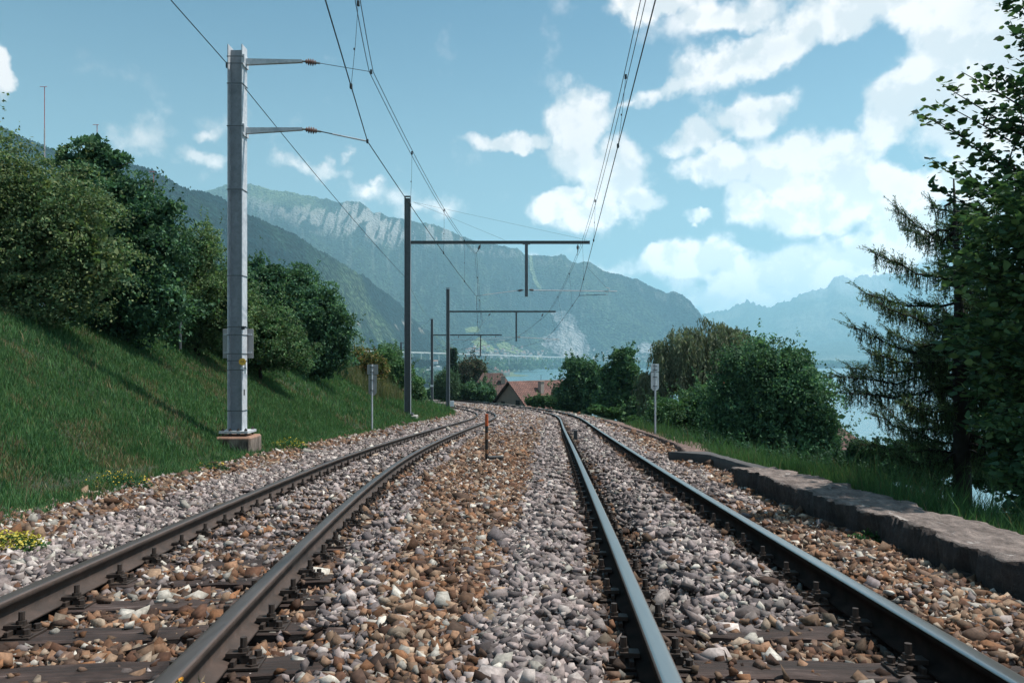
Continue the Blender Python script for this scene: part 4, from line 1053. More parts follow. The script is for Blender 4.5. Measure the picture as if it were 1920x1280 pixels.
def branch_set(m, base, top, n, r, r0, mat=0):
    """tapered trunk with limbs"""
    base = np.array(base, float); top = np.array(top, float); k = 7
    pts = [base+(top-base)*t+np.array([r.normal()*.02, r.normal()*.02, 0])*np.linalg.norm(top-base)*(0 < t < 1) for t in np.linspace(0, 1, k)]
    m.tube(pts, [r0*(1-.75*i/(k-1)) for i in range(k)], 8)
    L = np.linalg.norm(top-base)
    for i in range(n):
        t = r.uniform(.3, .95); p = base+(top-base)*t; a = r.uniform(0, 2*math.pi)
        d = np.array([math.cos(a), math.sin(a), r.uniform(.3, 1.0)]); d /= np.linalg.norm(d); l = L*r.uniform(.25, .45)*(1.1-t*.5)
        m.tube([p, p+d*l*.5+np.array([0, 0, .04*L]), p+d*l+np.array([0, 0, .02*L])], [r0*.42*(1-t*.6), r0*.26*(1-t*.6), r0*.08], 5)
def plant(name, blobs, n, leaf, cols, label, cat, seed, group=None, clumps=None, csize=.3, base=None, trunk=True, aspect=.6, mat='leaf', up=.35, var=.20, w=None, bark='bark_dark', core=.25, core_size=2.2):
    r = np.random.default_rng(seed); B = np.array(blobs)
    if base is None:
        i = int(np.argmin(B[:, 2]-B[:, 5])); bx, by_ = float(np.average(B[:, 0])), float(np.average(B[:, 1])); base = (bx, by_, float(terrain(bx, by_)))
    root = empty(name, base, label, cat, group)
    P, Cn, j = blob_points(blobs, n, r, clumps, csize)
    tone = r.uniform(.60, 1.38, len(Cn))
    col = palette(n, r, cols, var, w)*tone[j][:, None]
    parts = [leaf_quads(P, leaf, r, aspect, up, col)]
    nc = int(n*core)
    if nc:
        i = r.choice(len(B), nc, p=(B[:, 3]*B[:, 4]*B[:, 5])**.8/((B[:, 3]*B[:, 4]*B[:, 5])**.8).sum()); u = unit(r.normal(size=(nc, 3)))*(r.random((nc, 1))**.4)*.80
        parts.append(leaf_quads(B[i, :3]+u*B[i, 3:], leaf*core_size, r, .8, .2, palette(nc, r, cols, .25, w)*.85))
    V, Fc, C = merge(parts)
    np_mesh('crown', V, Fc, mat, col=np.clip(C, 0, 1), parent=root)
    if trunk:
        m = MB(); zc = float(B[:, 2].max()); topb = B[int(np.argmax(B[:, 2]))]
        h = max(zc-base[2], .6)
        branch_set(m, base, (topb[0], topb[1], base[2]+h*.95), 9, r, max(.03, h*.028)); m.build('trunk', bark, root, smooth=True)
    return root
G_DARK = [(.018, .040, .020), (.025, .052, .023), (.034, .062, .026), (.013, .031, .017)]
G_OLIVE = [(.044, .064, .024), (.034, .056, .021), (.058, .072, .026), (.026, .046, .019), (.066, .075, .028)]
G_MID = [(.024, .050, .018), (.034, .064, .022), (.018, .038, .015), (.048, .078, .028)]
G_WILLOW = [(.046, .058, .030), (.058, .066, .034), (.036, .047, .024), (.074, .076, .040)]
G_GREY = [(.10, .105, .055), (.075, .085, .042), (.05, .06, .03)]

plant('bush', px_blobs([(12, 352, 80), (90, 398, 92), (-10, 450, 130), (140, 445, 85), (195, 505, 60), (60, 520, 95), (-90, 350, 120), (130, 560, 60), (20, 590, 60)], 13.2, .8), 42000, .052, G_OLIVE, 'broad olive green bush spilling down the bank at the left photo edge', 'bush', 101, 'hedge bushes above the grass bank', csize=.26)
plant('tree', px_blobs([(205, 356, 46), (245, 408, 60), (292, 445, 46), (205, 440, 85), (275, 500, 70), (150, 320, 36), (178, 290, 20, 0, 34), (208, 300, 24), (120, 290, 14, 0, 20), (306, 402, 22), (335, 392, 12, 0, 10), (230, 570, 80), (310, 560, 50)], 15.6, .8), 36000, .075, G_DARK+[(.035, .065, .026)], 'tall dark green leafy bush with upright sprigs behind the olive bush', 'bush', 102, 'hedge bushes above the grass bank', csize=.30)
plant('bush', px_blobs([(360, 500, 48), (395, 560, 58), (335, 560, 55), (345, 470, 36), (418, 605, 42), (300, 600, 45), (375, 620, 40), (385, 465, 22, 0, 34), (440, 570, 34), (330, 510, 40), (425, 625, 40, 0, 28), (340, 630, 50, 0, 26)], 18.6, .9), 36000, .058, G_OLIVE[:4]+[(.05, .08, .026)], 'yellowish green bush just left of the nearest mast', 'bush', 103, 'hedge bushes above the grass bank', csize=.26)
plant('bush', px_blobs([(500, 625, 52), (470, 575, 36), (530, 655, 40), (470, 650, 36), (560, 665, 30), (450, 610, 40), (500, 670, 60, 0, 26), (430, 640, 30, 0, 30)], 20.5, .9), 28000, .055, G_MID+[(.046, .056, .024)], 'greyish olive bush just right of the nearest mast', 'bush', 104, 'hedge bushes above the grass bank', csize=.25)
plant('tree', px_blobs([(540, 555, 45), (505, 565, 40), (560, 530, 25), (595, 575, 42), (560, 620, 60), (620, 605, 38), (625, 650, 36), (590, 660, 42), (642, 640, 18), (600, 690, 40, 0, 20), (520, 640, 60), (478, 540, 36), (645, 668, 16), (520, 520, 14, 0, 18)], 25.5, .9), 36000, .085, G_DARK+[(.036, .066, .026)], 'large dark leafy tree right of the nearest mast above the bank', 'tree', 105, 'hedge bushes above the grass bank', csize=.36)
plant('tree', px_blobs([(450, 520, 34), (478, 505, 20, 0, 12), (462, 560, 34), (425, 560, 30)], 34, .9), 9000, .11, G_DARK, 'small dark tree crown behind the nearest mast', 'tree', 106, csize=.4)
plant('bramble', px_blobs([(680, 690, 26), (664, 680, 22), (700, 700, 24), (690, 720, 26), (655, 715, 20), (712, 690, 14)], 34, 1.), 11000, .10, [(.045, .05, .013), (.03, .045, .012), (.065, .055, .016), (.02, .03, .011), (.085, .05, .018)], 'yellow tinged bramble bush behind the grey signal board', 'bush', 107, csize=.34)
plant('shrub', px_blobs([(722, 682, 20), (735, 700, 20), (745, 712, 22), (720, 715, 18), (752, 700, 14)], 38, 1.), 9000, .11, G_MID, 'green shrub right behind the grey signal board', 'bush', 108, csize=.36)
plant('shrub', px_blobs([(725, 670, 18), (712, 676, 14), (738, 676, 14)], 58, 1.), 5000, .15, [(.03, .055, .026), (.04, .068, .03)], 'rounded green shrub crown under the far viaduct', 'bush', 109, csize=.5)
plant('shrub', px_blobs([(780, 730, 12, 0, 22), (772, 742, 12), (788, 745, 9)], 44, 1.), 4000, .12, G_MID, 'narrow green shrub just right of the second mast', 'bush', 110, csize=.35)
# beyond the curve
plant('topiary', px_blobs([(838, 722, 22, 0, 27), (838, 732, 22, 0, 20)], 96, 1.), 12000, .17, [(.022, .038, .018), (.018, .032, .015), (.028, .046, .02)], 'clipped dome shaped dark bush beyond the curve', 'bush', 111, clumps=1500, csize=.25, core=.6, var=.18)
plant('tree', px_blobs([(882, 692, 18), (900, 695, 14), (868, 705, 16), (884, 708, 20), (860, 715, 16)], 146, 1.), 9000, .34, [(.034, .034, .018), (.022, .030, .014), (.048, .036, .02), (.016, .025, .012)], 'brownish green tree beside the brown tiled house', 'tree', 112, csize=1.1)
plant('bush', px_blobs([(893, 736, 24, 0, 17), (868, 740, 22, 0, 14), (915, 740, 14, 0, 13), (850, 744, 16, 0, 9)], 99, .8), 10000, .24, G_DARK+G_MID[:2], 'spreading dark green bushes in front of the brown tiled house', 'bush', 113, csize=.8)
plant('bush', px_blobs([(820, 738, 14, 0, 14), (808, 742, 12, 0, 10), (845, 748, 16, 0, 7)], 104, .8), 4500, .24, G_DARK, 'dark bush beside the small orange house', 'bush', 114, csize=.7)
plant('hedge', px_blobs([(1020, 752, 26, 0, 8), (1045, 756, 20, 0, 8), (1000, 756, 14, 0, 6)], 80, .8), 6000, .16, [(.020, .040, .012), (.026, .048, .016), (.015, .030, .011)], 'bright green hedge below the red tiled roof', 'hedge', 115, csize=.4)
plant('tree', px_blobs([(1090, 705, 26), (1070, 735, 24), (1110, 730, 28), (1090, 755, 34), (1120, 705, 16), (1065, 765, 20), (1125, 760, 20), (1078, 692, 14)], 66, .9), 22000, .21, G_DARK+[(.03, .06, .022)], 'round dark green tree right of the red tiled house', 'tree', 116, csize=.75)
plant('tree', px_blobs([(1165, 680, 18), (1168, 665, 12), (1160, 710, 26), (1175, 705, 20), (1165, 745, 34), (1185, 750, 22), (1145, 765, 26), (1180, 770, 28)], 57, .9), 22000, .19, G_DARK[1:]+G_MID[:2], 'tall narrow tree between the round tree and the white signal board', 'tree', 117, csize=.62)
plant('bush', px_blobs([(1150, 773, 20, 0, 6), (1120, 768, 16, 0, 5), (1185, 788, 18, 0, 6)], 36, .8), 3500, .09, [(.030, .058, .018), (.022, .044, .015), (.016, .032, .012)], 'low green growth along the brown coping left of the white signal board', 'bush', 118, csize=.3, trunk=False)
plant('bush', px_blobs([(1290, 780, 55, 0, 36), (1250, 800, 36), (1340, 790, 50), (1300, 820, 55, 0, 34), (1370, 830, 50), (1240, 770, 22), (1330, 750, 26), (1400, 850, 46)], 27.5, .9), 36000, .085, G_MID+G_DARK[:2], 'mid green spreading bush behind the white signal board and the coping', 'bush', 119, csize=.38)
plant('tree', px_blobs([(1430, 690, 46), (1400, 720, 46), (1475, 700, 44), (1450, 760, 70), (1510, 745, 48), (1520, 800, 46), (1460, 830, 66), (1400, 790, 50), (1530, 850, 36), (1425, 655, 18), (1480, 668, 22), (1500, 880, 40), (1375, 740, 34), (1400, 690, 40), (1370, 780, 40), (1545, 790, 34), (1550, 830, 26)], 24., .9), 52000, .088, G_DARK+[(.034, .066, .026), (.045, .08, .032)], 'big dense dark green tree right of the willow', 'tree', 120, csize=.42)
plant('bush', px_blobs([(1310, 832, 34, 3, 13), (1360, 842, 40, 2, 17), (1420, 858, 46, 1, 20), (1480, 890, 60, 0, 26), (1545, 880, 40, 0, 24), (1420, 870, 40, 0, 20), (1600, 860, 30, 0, 22), (1640, 850, 36, 0, 22), (1700, 850, 46, 0, 26), (1650, 882, 54, 0, 22), (1725, 888, 50, 0, 22), (1760, 868, 46, 0, 24), (1840, 885, 50, 0, 28), (1910, 890, 50, 0, 34)], 15.5, .8), 30000, .06, [(.012, .026, .013), (.016, .034, .016), (.022, .044, .02)], 'dark undergrowth bush just behind the rough stone wall', 'bush', 121, csize=.26, trunk=False)

def willow(label):
    Y = 47.; r = np.random.default_rng(130)
    base = W(1310, 800, Y); base[2] = float(terrain(base[0], Y))
    root = empty('willow_tree', base, label, 'tree')
    dome = [(1285, 655, 46), (1335, 640, 46), (1375, 650, 36), (1250, 680, 40), (1225, 715, 22), (1400, 680, 30), (1310, 690, 60), (1355, 700, 50), (1365, 630, 16)]
    B = np.array(px_blobs(dome, Y, 1.0)); P = []; Dv = []; C = []
    for s in range(1750):
        if s % 7 == 0: b = B[r.integers(0, len(B))]; u = unit(r.normal(size=3)); u[2] = abs(u[2])*.9+.1; anc = b[:3]+u*b[3:]*r.uniform(.78, 1.1); L0 = r.uniform(.8, 3.4); tn = r.uniform(.78, 1.22)
        p = anc+r.normal(0, .17, 3)*np.array([1, 1, .5]); L = L0*r.uniform(.5, 1.1); n = int(L*17)+2
        sway = r.normal(0, .05, 2); t = np.linspace(0, 1, n)
        q = p+np.stack([sway[0]*t*L+u[0]*.25*np.sin(t*1.5), sway[1]*t*L+u[1]*.25*np.sin(t*1.5), -t*L+.12*np.sin(t*3)], 1)
        P.append(q+r.normal(0, .035, q.shape)); Dv.append(np.stack([r.normal(0, .45, n), r.normal(0, .45, n), -np.ones(n)], 1)); C.append(palette(n, r, G_WILLOW, .15)*tn*r.uniform(.85, 1.15))
    P = np.concatenate(P); V, Fc, Cc = leaf_quads(P, .21, r, .30, .1, np.concatenate(C), dirs=np.concatenate(Dv))
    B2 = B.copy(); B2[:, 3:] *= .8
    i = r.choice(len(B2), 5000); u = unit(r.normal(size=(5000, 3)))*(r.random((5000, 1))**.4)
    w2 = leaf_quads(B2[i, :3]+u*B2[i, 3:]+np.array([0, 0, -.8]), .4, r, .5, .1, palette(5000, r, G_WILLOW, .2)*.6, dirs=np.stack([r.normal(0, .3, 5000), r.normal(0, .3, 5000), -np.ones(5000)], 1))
    V, Fc, Cc = merge([(V, Fc, Cc), w2])
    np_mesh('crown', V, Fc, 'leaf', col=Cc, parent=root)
    m = MB(); branch_set(m, base, (base[0]+.3, Y, W(0, 640, Y)[2]), 10, r, .24); m.build('trunk', 'bark', root, smooth=True)
willow('weeping willow with pale drooping strands behind the white signal board')

def spruce(px, top, bot, hw, Y, label, seed):
    r = np.random.default_rng(seed); b = W(px, bot, Y); t = W(px, top, Y); zg = min(float(terrain(b[0], Y)), b[2])
    root = empty('spruce_tree', (b[0], Y, zg), label, 'tree'); H = t[2]-zg; rad = hw/F*Y; P = []; Dv = []
    for k in range(2600):
        h = r.random()**1.25; a = r.uniform(0, 2*math.pi); z = zg+.05*H+h*H*.95; w_ = rad*(1-h)**.85*(.75+.25*math.sin(h*60)); q = w_*r.uniform(.25, 1.0)**.6
        P.append((b[0]+math.cos(a)*q, Y+math.sin(a)*q, z-q*.25)); Dv.append((math.cos(a), math.sin(a), -.35))
    P = np.array(P); n = len(P); V, Fc, C = leaf_quads(P, H*.055, r, .42, .4, palette(n, r, [(.016, .030, .020), (.022, .040, .026), (.012, .022, .015)], .25), dirs=np.array(Dv)+r.normal(0, .3, (n, 3)))
    np_mesh('crown', V, Fc, 'needle', col=C, parent=root)
    MB().tube([(b[0], Y, zg), (b[0], Y, t[2])], [H*.025, .03], 6).build('trunk', 'bark_dark', root)
spruce(850, 652, 730, 13, 124, 'slim dark spruce standing just right of the third mast', 140)
spruce(772, 700, 745, 9, 190, 'small dark conifer above the small orange house', 141)

def conifer(label):
    """sparse drooping conifer behind the wall"""
    Y = 10.4; r = np.random.default_rng(150); base = W(1806, 985, Y); tr = [W(1806, 985, Y), W(1803, 850, Y), W(1800, 700, Y), W(1797, 540, Y), W(1792, 430, Y), W(1788, 335, Y)]
    root = empty('conifer_tree', base, label, 'tree')
    mt = MB(); mt.tube(tr, [.125, .11, .09, .055, .03, .010], 9); P = []; Dv = []
    tz = [p[2] for p in tr]; txs = [p[0] for p in tr]
    def limb(a, e, sag, r0, dens):
        a = np.array(a); e = np.array(e); n = 9; t = np.linspace(0, 1, n)[:, None]
        pts = a+(e-a)*t; pts[:, 2] -= (sag*np.sin(t*math.pi)*(1-.35*t))[:, 0]; pts += np.concatenate([np.zeros((1, 3)), r.normal(0, .018, (n-1, 3))])
        mt.tube(pts, [r0*(1-.85*i/(n-1)) for i in range(n)], 5)
        L = np.linalg.norm(e-a); m = int(L*dens)
        for k in range(m):
            s = r.uniform(.12, 1.0); i = min(int(s*(n-1)), n-2); f = s*(n-1)-i; p = pts[i]*(1-f)+pts[i+1]*f
            d = (pts[i+1]-pts[i]); d /= np.linalg.norm(d)
            kind = r.random()
            side = unit(np.cross(d, np.array([0, 0, 1.]))+1e-6)*r.choice([-1, 1])
            if kind < .62: v = np.array([r.normal(0, .16), r.normal(0, .16), -1.]); l = r.uniform(.08, .34)*(1.15-.5*s)   # hanging twig
            else: v = d*.8+side*r.uniform(.3, 1.)+np.array([0, 0, r.uniform(-.1, .7)]); l = r.uniform(.10, .30)
            v = v/np.linalg.norm(v); q = p+v*l
            mt.tube([p, (p+q)/2+np.array([0, 0, .01]), q], [.0045, .0035, .002], 3, caps=False)
            c = int(l/.011)
            tt = r.uniform(.05, 1.06, c)[:, None]; P.append(p+v*l*tt+r.normal(0, .008, (c, 3))); Dv.append(v*1.1+r.normal(0, .75, (c, 3)))
    tips = [(1678, 385, 0), (1612, 545, .2), (1600, 610, -.4), (1592, 690, .3), (1570, 705, 0), (1588, 740, -.5), (1620, 830, .4), (1640, 470, -.5), (1700, 430, .5), (1655, 570, -.8), (1740, 370, .2), (1665, 850, -.3), (1690, 900, .2), (1640, 780, .9), (1720, 640, 1.1), (1700, 760, -1.1), (1730, 880, 1.), (1660, 620, 1.), (1625, 660, -.9)]
    for (u, v, dy) in tips:
        e = W(u, v, Y+dy); hz = e[2]-.18*abs(e[0]-base[0])*(1 if v < 650 else -.4)+r.uniform(-.1, .1)
        hz = min(hz, tz[-1]-.3); a = np.array([np.interp(hz, tz, txs), Y, hz]); limb(a, e, r.uniform(.10, .26), .022, 125)
    for k in range(86):   # all round
        h = r.uniform(.22, .93); z = tz[0]+(tz[-1]-tz[0])*h; a = np.array([np.interp(z, tz, txs), Y, z]); an = r.uniform(-1.6, 1.9); L = 1.55*(1-h)**.7+.25
        e = a+np.array([math.cos(an)*L, math.sin(an)*L, r.uniform(-.1, .45)*L]); limb(a, e, L*.16, .016, 95)
    mt.build('trunk', 'bark_dark', root, smooth=True)
    P = np.concatenate(P); n = len(P)
    V, Fc, C = leaf_quads(P, .034, r, .27, .2, palette(n, r, [(.036, .066, .032), (.046, .076, .036), (.026, .046, .024), (.060, .080, .040)], .25), dirs=np.concatenate(Dv))
    np_mesh('crown', V, Fc, 'needle', col=C, parent=root)
conifer('sparse drooping conifer with hanging twigs behind the rough stone wall')

def hazel(label):
    """large leaved tree reaching in from the right"""
    Y = 7.4; r = np.random.default_rng(160); base = np.array([7.25, 7.9, float(terrain(7.25, 7.9))])
    root = empty('broadleaf_tree', base, label, 'tree'); mt = MB()
    tk = [base, base+np.array([-.1, 0, 1.6]), base+np.array([-.35, -.1, 3.4]), base+np.array([-.5, -.1, 5.2]), base+np.array([-.75, -.2, 6.8])]
    mt.tube(tk, [.17, .15, .12, .08, .03], 9); P = []; Dv = []; N = []
    def twig(a, e, r0, leafs, bend=.1, sub=0):
        a = np.array(a); e = np.array(e); n = 7; t = np.linspace(0, 1, n)[:, None]; pts = a+(e-a)*t; pts[:, 2] += (bend*np.sin(t*math.pi))[:, 0]
        mt.tube(pts, [r0*(1-.85*i/(n-1)) for i in range(n)], 5)
        L = np.linalg.norm(e-a)
        for k in range(int(leafs*L)):
            s = r.uniform(.18, 1.02); i = min(int(s*(n-1)), n-2); f = s*(n-1)-i; p = pts[i]*(1-f)+pts[i+1]*f
            P.append(p+r.normal(0, .035, 3)); d = (e-a)/L
            Dv.append(d*.6+r.normal(0, .7, 3)*np.array([1, 1, .35])+np.array([0, 0, -.14]))
        for k in range(sub):
            s = r.uniform(.3, .92); i = int(s*(n-1)); p = pts[i]; d = (e-a)/L; v = d*.7+r.normal(0, .6, 3)*np.array([1, 1, .45])+np.array([0, 0, .05]); v /= np.linalg.norm(v)
            twig(p, p+v*r.uniform(.25, .62)*(1.2-s*.5), r0*.45, leafs*.95, .03)
    def ontrunk(z):
        zz = [p[2] for p in tk]; z = min(max(z, zz[0]+.4), zz[-1]); return np.array([np.interp(z, zz, [p[0] for p in tk]), np.interp(z, zz, [p[1] for p in tk]), z])
    tips = [(1882, 2, 0), (1893, 60, .1), (1846, 128, 0), (1803, 135, .1), (1768, 160, -.1), (1770, 195, .1), (1727, 214, 0), (1748, 300, .1), (1752, 350, 0), (1800, 260, -.2), (1905, 110, 0), (1880, 165, .2), (1860, 215, -.2), (1830, 310, .2), (1895, -60, 0), (1790, 400, -.2)]
    for (u, v, dy) in tips:
        e = W(u, v, Y+dy); a = ontrunk(e[2]-.55*abs(e[0]-6.6)-.2); twig(a, e, .022, 52, .08, 6)
    for k in range(215):   # dense lower crown
        u = r.uniform(1740, 2080); v = r.uniform(330, 1000)
        lim = np.interp(v, [330, 480, 560, 640, 760, 860, 930, 1000], [1815, 1765, 1745, 1750, 1800, 1850, 1870, 1880])
        u = max(u, lim+r.uniform(0, 30)); dy = r.uniform(-1.1, 1.3)
        e = W(u, v, Y+dy); a = ontrunk(e[2]-.25*abs(e[0]-7)-.2); a2 = a+(e-a)*r.uniform(.12, .4)+np.array([0, r.normal(0, .12), r.normal(0, .1)]); mt.tube([a, a2], [.016, .011], 5); twig(a2, e, .010, 58, .03, 6)
    for k in range(150):   # crown round the trunk, mostly beyond the photo's edge
        z = r.uniform(tk[0][2]+1.2, tk[-1][2]); a = ontrunk(z); an = r.uniform(0, 2*math.pi); L = r.uniform(.7, 2.1)*(1.15-.08*max(z, 0))
        e = a+np.array([math.cos(an)*L, math.sin(an)*L, r.uniform(-.15, .5)*L]); u = CX+F*e[0]/e[1]; v = HY-F*e[2]/e[1]
        if u < np.interp(v, [-200, 0, 130, 330, 560, 760, 930], [1920, 1905, 1880, 1840, 1800, 1830, 1880]): continue
        twig(a, e, .016, 46, .04, 6)
    mt.build('trunk', 'bark_dark', root, smooth=True)
    P = np.array(P); Dv = np.array(Dv); n = len(P)
    # heart shaped leaf: six corner fan split in two quads
    d = unit(Dv); nrm = unit(r.normal(size=(n, 3))*.50+np.array([0, 0, 1.])); w = unit(np.cross(nrm, d)); nn = np.cross(d, w); s = (.060*np.exp(r.normal(0, .30, n)))[:, None]
    a = P; b = P+d*s*.28+w*s*.44+nn*s*.08; c = P+d*s*.72+w*s*.30+nn*s*.05; t = P+d*s*1.02; e = P+d*s*.72-w*s*.30+nn*s*.05; f = P+d*s*.28-w*s*.44+nn*s*.08
    V = np.stack([a, b, c, t, e, f], 1).reshape(-1, 3); i = np.arange(n)[:, None]*6
    Fc = np.concatenate([i+np.array([0, 1, 2, 3]), i+np.array([0, 3, 4, 5])])
    col = palette(n, r, [(.020, .040, .016), (.014, .030, .013), (.030, .052, .018), (.044, .066, .022)], .3); k = r.random(n) < .0005; col[k] = (.32, .12, .03)
    np_mesh('crown', V, Fc, 'leaf', col=np.repeat(col, 6, 0), parent=root)
hazel('large leaved tree reaching into the photo from the right edge')

# ------------------------------------------------------------------ grass
def blades(X, Y, h, w, cols, r, lean=.45, var=.35):
    n = len(X); Z = terrain(X, Y); a = r.uniform(0, 2*np.pi, n); b = r.uniform(0, 2*np.pi, n); hh = h*np.exp(r.normal(0, .35, n)); ww = w*r.uniform(.7, 1.3, n)
    base = np.stack([X, Y, Z-.006], 1); sd_ = np.stack([np.cos(a), np.sin(a), np.zeros(n)], 1)*ww[:, None]*.5
    ln = np.stack([np.cos(b), np.sin(b), np.zeros(n)], 1)*(hh*lean*r.uniform(.2, 1.2, n))[:, None]
    mid = base+ln*.35+np.array([0, 0, 1])*hh[:, None]*.6; tip = base+ln+np.array([0, 0, 1])*hh[:, None]
    V = np.stack([base-sd_, base+sd_, mid+sd_*.8, tip, mid-sd_*.8], 1).reshape(-1, 3); i = np.arange(n)[:, None]*5
    Fa = np.concatenate([i+np.array([0, 1, 2, 4]), i+np.array([4, 2, 3, 3])])
    return V, Fa, np.repeat(cols, 5, 0), i
def grass_field(n, y0, y1, d0, d1, h, w, r, side='L'):
    y = y0+(y1-y0)*r.random(n)**.85
    if side == 'L':
        d = d0+(d1-d0)*r.random(n); x = ext(xLL, y)-d
        edge = d-(1.42+.35*(fbm(y*.9, y*0, 3, 91)-.5)*2)
    else:
        d = d0+(d1-d0)*r.random(n); x = ext(xRR, y)+d; edge = d-1.45
    patch = fbm(x*1.5, y*1.1, 4, 61); fine = fbm(x*3., y*3., 3, 71)
    bare = sstep(patch+.5*(fine-.5), .56, .72)
    tuft = (edge > -.45) & (fbm(x*2.4, y*2.4, 3, 93) > .62) & (r.random(n) < .5)
    keep = ((edge > 0) & (r.random(n) > bare*.35)) | tuft
    x, y, bare, patch, fine, edge = (q[keep] for q in (x, y, bare, patch, fine, edge)); m = len(x)
    green = palette(m, r, [(.034, .078, .034), (.042, .090, .038), (.026, .064, .032), (.054, .104, .044)], .16)
    dry = palette(m, r, [(.098, .078, .048), (.070, .074, .036), (.115, .095, .062), (.056, .070, .033)], .25)
    c = np.where((r.random(m) < .06+.5*bare)[:, None], dry, green)*(.78+.5*fine)[:, None]
    hh = h*(.55+.95*fbm(x*1.1, y*1.1, 3, 64))*np.clip(.55+edge*1.6, .55, 1.)*np.where(bare > .5, .85, 1.)
    return blades(x, y, hh, w, c, r)
def tri_quads(parts):
    V = []; T = []; C = []; b = 0
    for v, f, c, i in parts:
        n = len(i); ii = i+b
        T.append(np.concatenate([ii+np.array([0, 1, 2]), ii+np.array([0, 2, 4]), ii+np.array([4, 2, 3])])); V.append(v); C.append(c); b += len(v)
    return np.concatenate(V), np.concatenate(T), np.concatenate(C)
r_ = np.random.default_rng(200)
gr = tri_quads([grass_field(200000, 3.5, 11, 1.2, 6.6, .072, .009, r_), grass_field(240000, 10.5, 22, 1.2, 8.5, .078, .012, r_), grass_field(110000, 21, 42, 1.2, 9.5, .12, .022, r_), grass_field(50000, 40, 76, 1.2, 12, .24, .045, r_)])
tag(np_mesh('grass', gr[0], gr[1], 'grass_blade', col=gr[2]), 'short green grass with dry brown patches covering the bank left of the tracks', 'grass', kind='stuff')
ug = tri_quads([grass_field(42000, 4.5, 14, 1.35, 3.6, .17, .008, r_, 'R'), grass_field(4000, 6.2, 9.5, 1.5, 2.6, .30, .006, r_, 'R'), grass_field(16000, 13, 30, 1.4, 4.5, .22, .014, r_, 'R')])
tag(np_mesh('undergrowth', ug[0], ug[1], 'grass_blade', col=ug[2]*.85), 'tall green grass and weeds growing behind the stone wall', 'undergrowth', kind='stuff')
# pale dry stalks at the crest of the bank
n = 2600; yy = r_.uniform(30, 37, n); xx = ext(xLL, yy)-r_.uniform(3.2, 5.4, n)
k = tri_quads([blades(xx, yy, np.full(n, .55), .016, palette(n, r_, [(.10, .092, .058), (.075, .08, .044), (.05, .066, .032)], .2), r_)])
tag(np_mesh('dry_grass', k[0], k[1], 'grass_blade', col=k[2]), 'pale dry grass stalks on the bank crest beside the second mast', 'dry grass', kind='stuff')

def flower_clump(cx_, cy_, rad, n, hgt, leafc, flc, label, fl=.02, zf=None, share=7):
    r = np.random.default_rng(int(cx_*1000) & 0xffff); z = float(zf) if zf is not None else float(max(terrain(cx_, cy_), bed(cx_, cy_)))
    root = empty('flowering_plant', (cx_, cy_, z), label, 'plant')
    a = r.uniform(0, 6.28, n); q = rad*np.sqrt(r.random(n)); P = np.stack([cx_+np.cos(a)*q*1.3, cy_+np.sin(a)*q, z+hgt*(1-(q/rad)**2)*r.uniform(.2, 1., n)], 1)
    V, Fc, C = leaf_quads(P, fl*1.6, r, .5, .6, palette(n, r, leafc, .3)*.38); np_mesh('foliage', V, Fc, 'leaf', col=C, parent=root)
    m = n//share; P2 = P[:m]+np.array([0, 0, fl*.8]); P2[:, 2] += hgt*.25
    V, Fc, C = leaf_quads(P2, fl, r, .9, 1.5, palette(m, r, flc, .15)); np_mesh('blossom', V, Fc, 'flower', col=C, parent=root)
p = W(18, 1004, 5.0); flower_clump(p[0], 5.0, .17, 900, .09, [(.05, .11, .03), (.08, .13, .035)], [(.52, .42, .06), (.45, .40, .08)], 'low yellow flowering cushion on the stones at the left photo edge', .018, None, 2)
p = W(540, 842, 14.6); flower_clump(p[0], 14.6, .30, 1300, .16, [(.03, .085, .025), (.04, .10, .03)], [(.50, .38, .03)], 'green clump with small yellow flowers at the grass edge by the nearest mast', .024)
p = W(215, 945, 8.0); flower_clump(p[0], 8.0, .30, 900, .14, [(.02, .06, .022), (.03, .08, .028)], [(.55, .40, .05)], 'dark green clump dotted with yellow flowers low on the bank', .018)
p = W(395, 890, 10.2); flower_clump(p[0], 10.2, .2, 500, .10, [(.02, .06, .022), (.03, .08, .028)], [(.45, .36, .05)], 'small green clump with a few yellow flowers at the edge of the stones', .018)
p = W(1630, 1012, 5.5); flower_clump(float(xRR(5.6))+.9, 5.6, .12, 260, .08, [(.03, .085, .025), (.04, .10, .03)], [(.05, .11, .03)], 'small green weed at the foot of the rough stone wall', .022)
def weed():
    r = np.random.default_rng(222); cx_, cy_ = float(xLR(2.25))+.14, 2.25; z = float(bed(cx_, cy_))
    root = empty('weed', (cx_, cy_, z), 'thin weed with orange buds growing against the nearest left track rail', 'plant'); m = MB(); tips = []
    for k in range(11):
        a = r.uniform(0, 6.28); h = r.uniform(.08, .21); e = np.array([cx_+math.cos(a)*h*.45+r.normal(0, .03), cy_+math.sin(a)*h*.3, z+h]); b0 = np.array([cx_+r.normal(0, .03), cy_+r.normal(0, .02), z-.01])
        m.tube([b0, (b0+e)/2+np.array([.01, 0, .015]), e], [.0022, .0018, .001], 4); tips.append((b0, e))
    st_ = m.build('stem', 'bark', root); P = np.concatenate([b+(e-b)*r.uniform(.1, .95, 16)[:, None] for b, e in tips]); n = len(P)
    V, Fc, C = leaf_quads(P, .026, r, .22, .3, palette(n, r, [(.06, .085, .03), (.085, .095, .04), (.12, .09, .05)], .25)); np_mesh('leaf', V, Fc, 'leaf', col=C, parent=root)
    P = np.array([e for b, e in tips[:7]]); V, Fc, C = leaf_quads(np.repeat(P, 5, 0)+r.normal(0, .004, (35, 3)), .013, r, .6, .8, palette(35, r, [(.55, .24, .03), (.42, .22, .05)], .2)); np_mesh('bud', V, Fc, 'flower', col=C, parent=root)
weed()

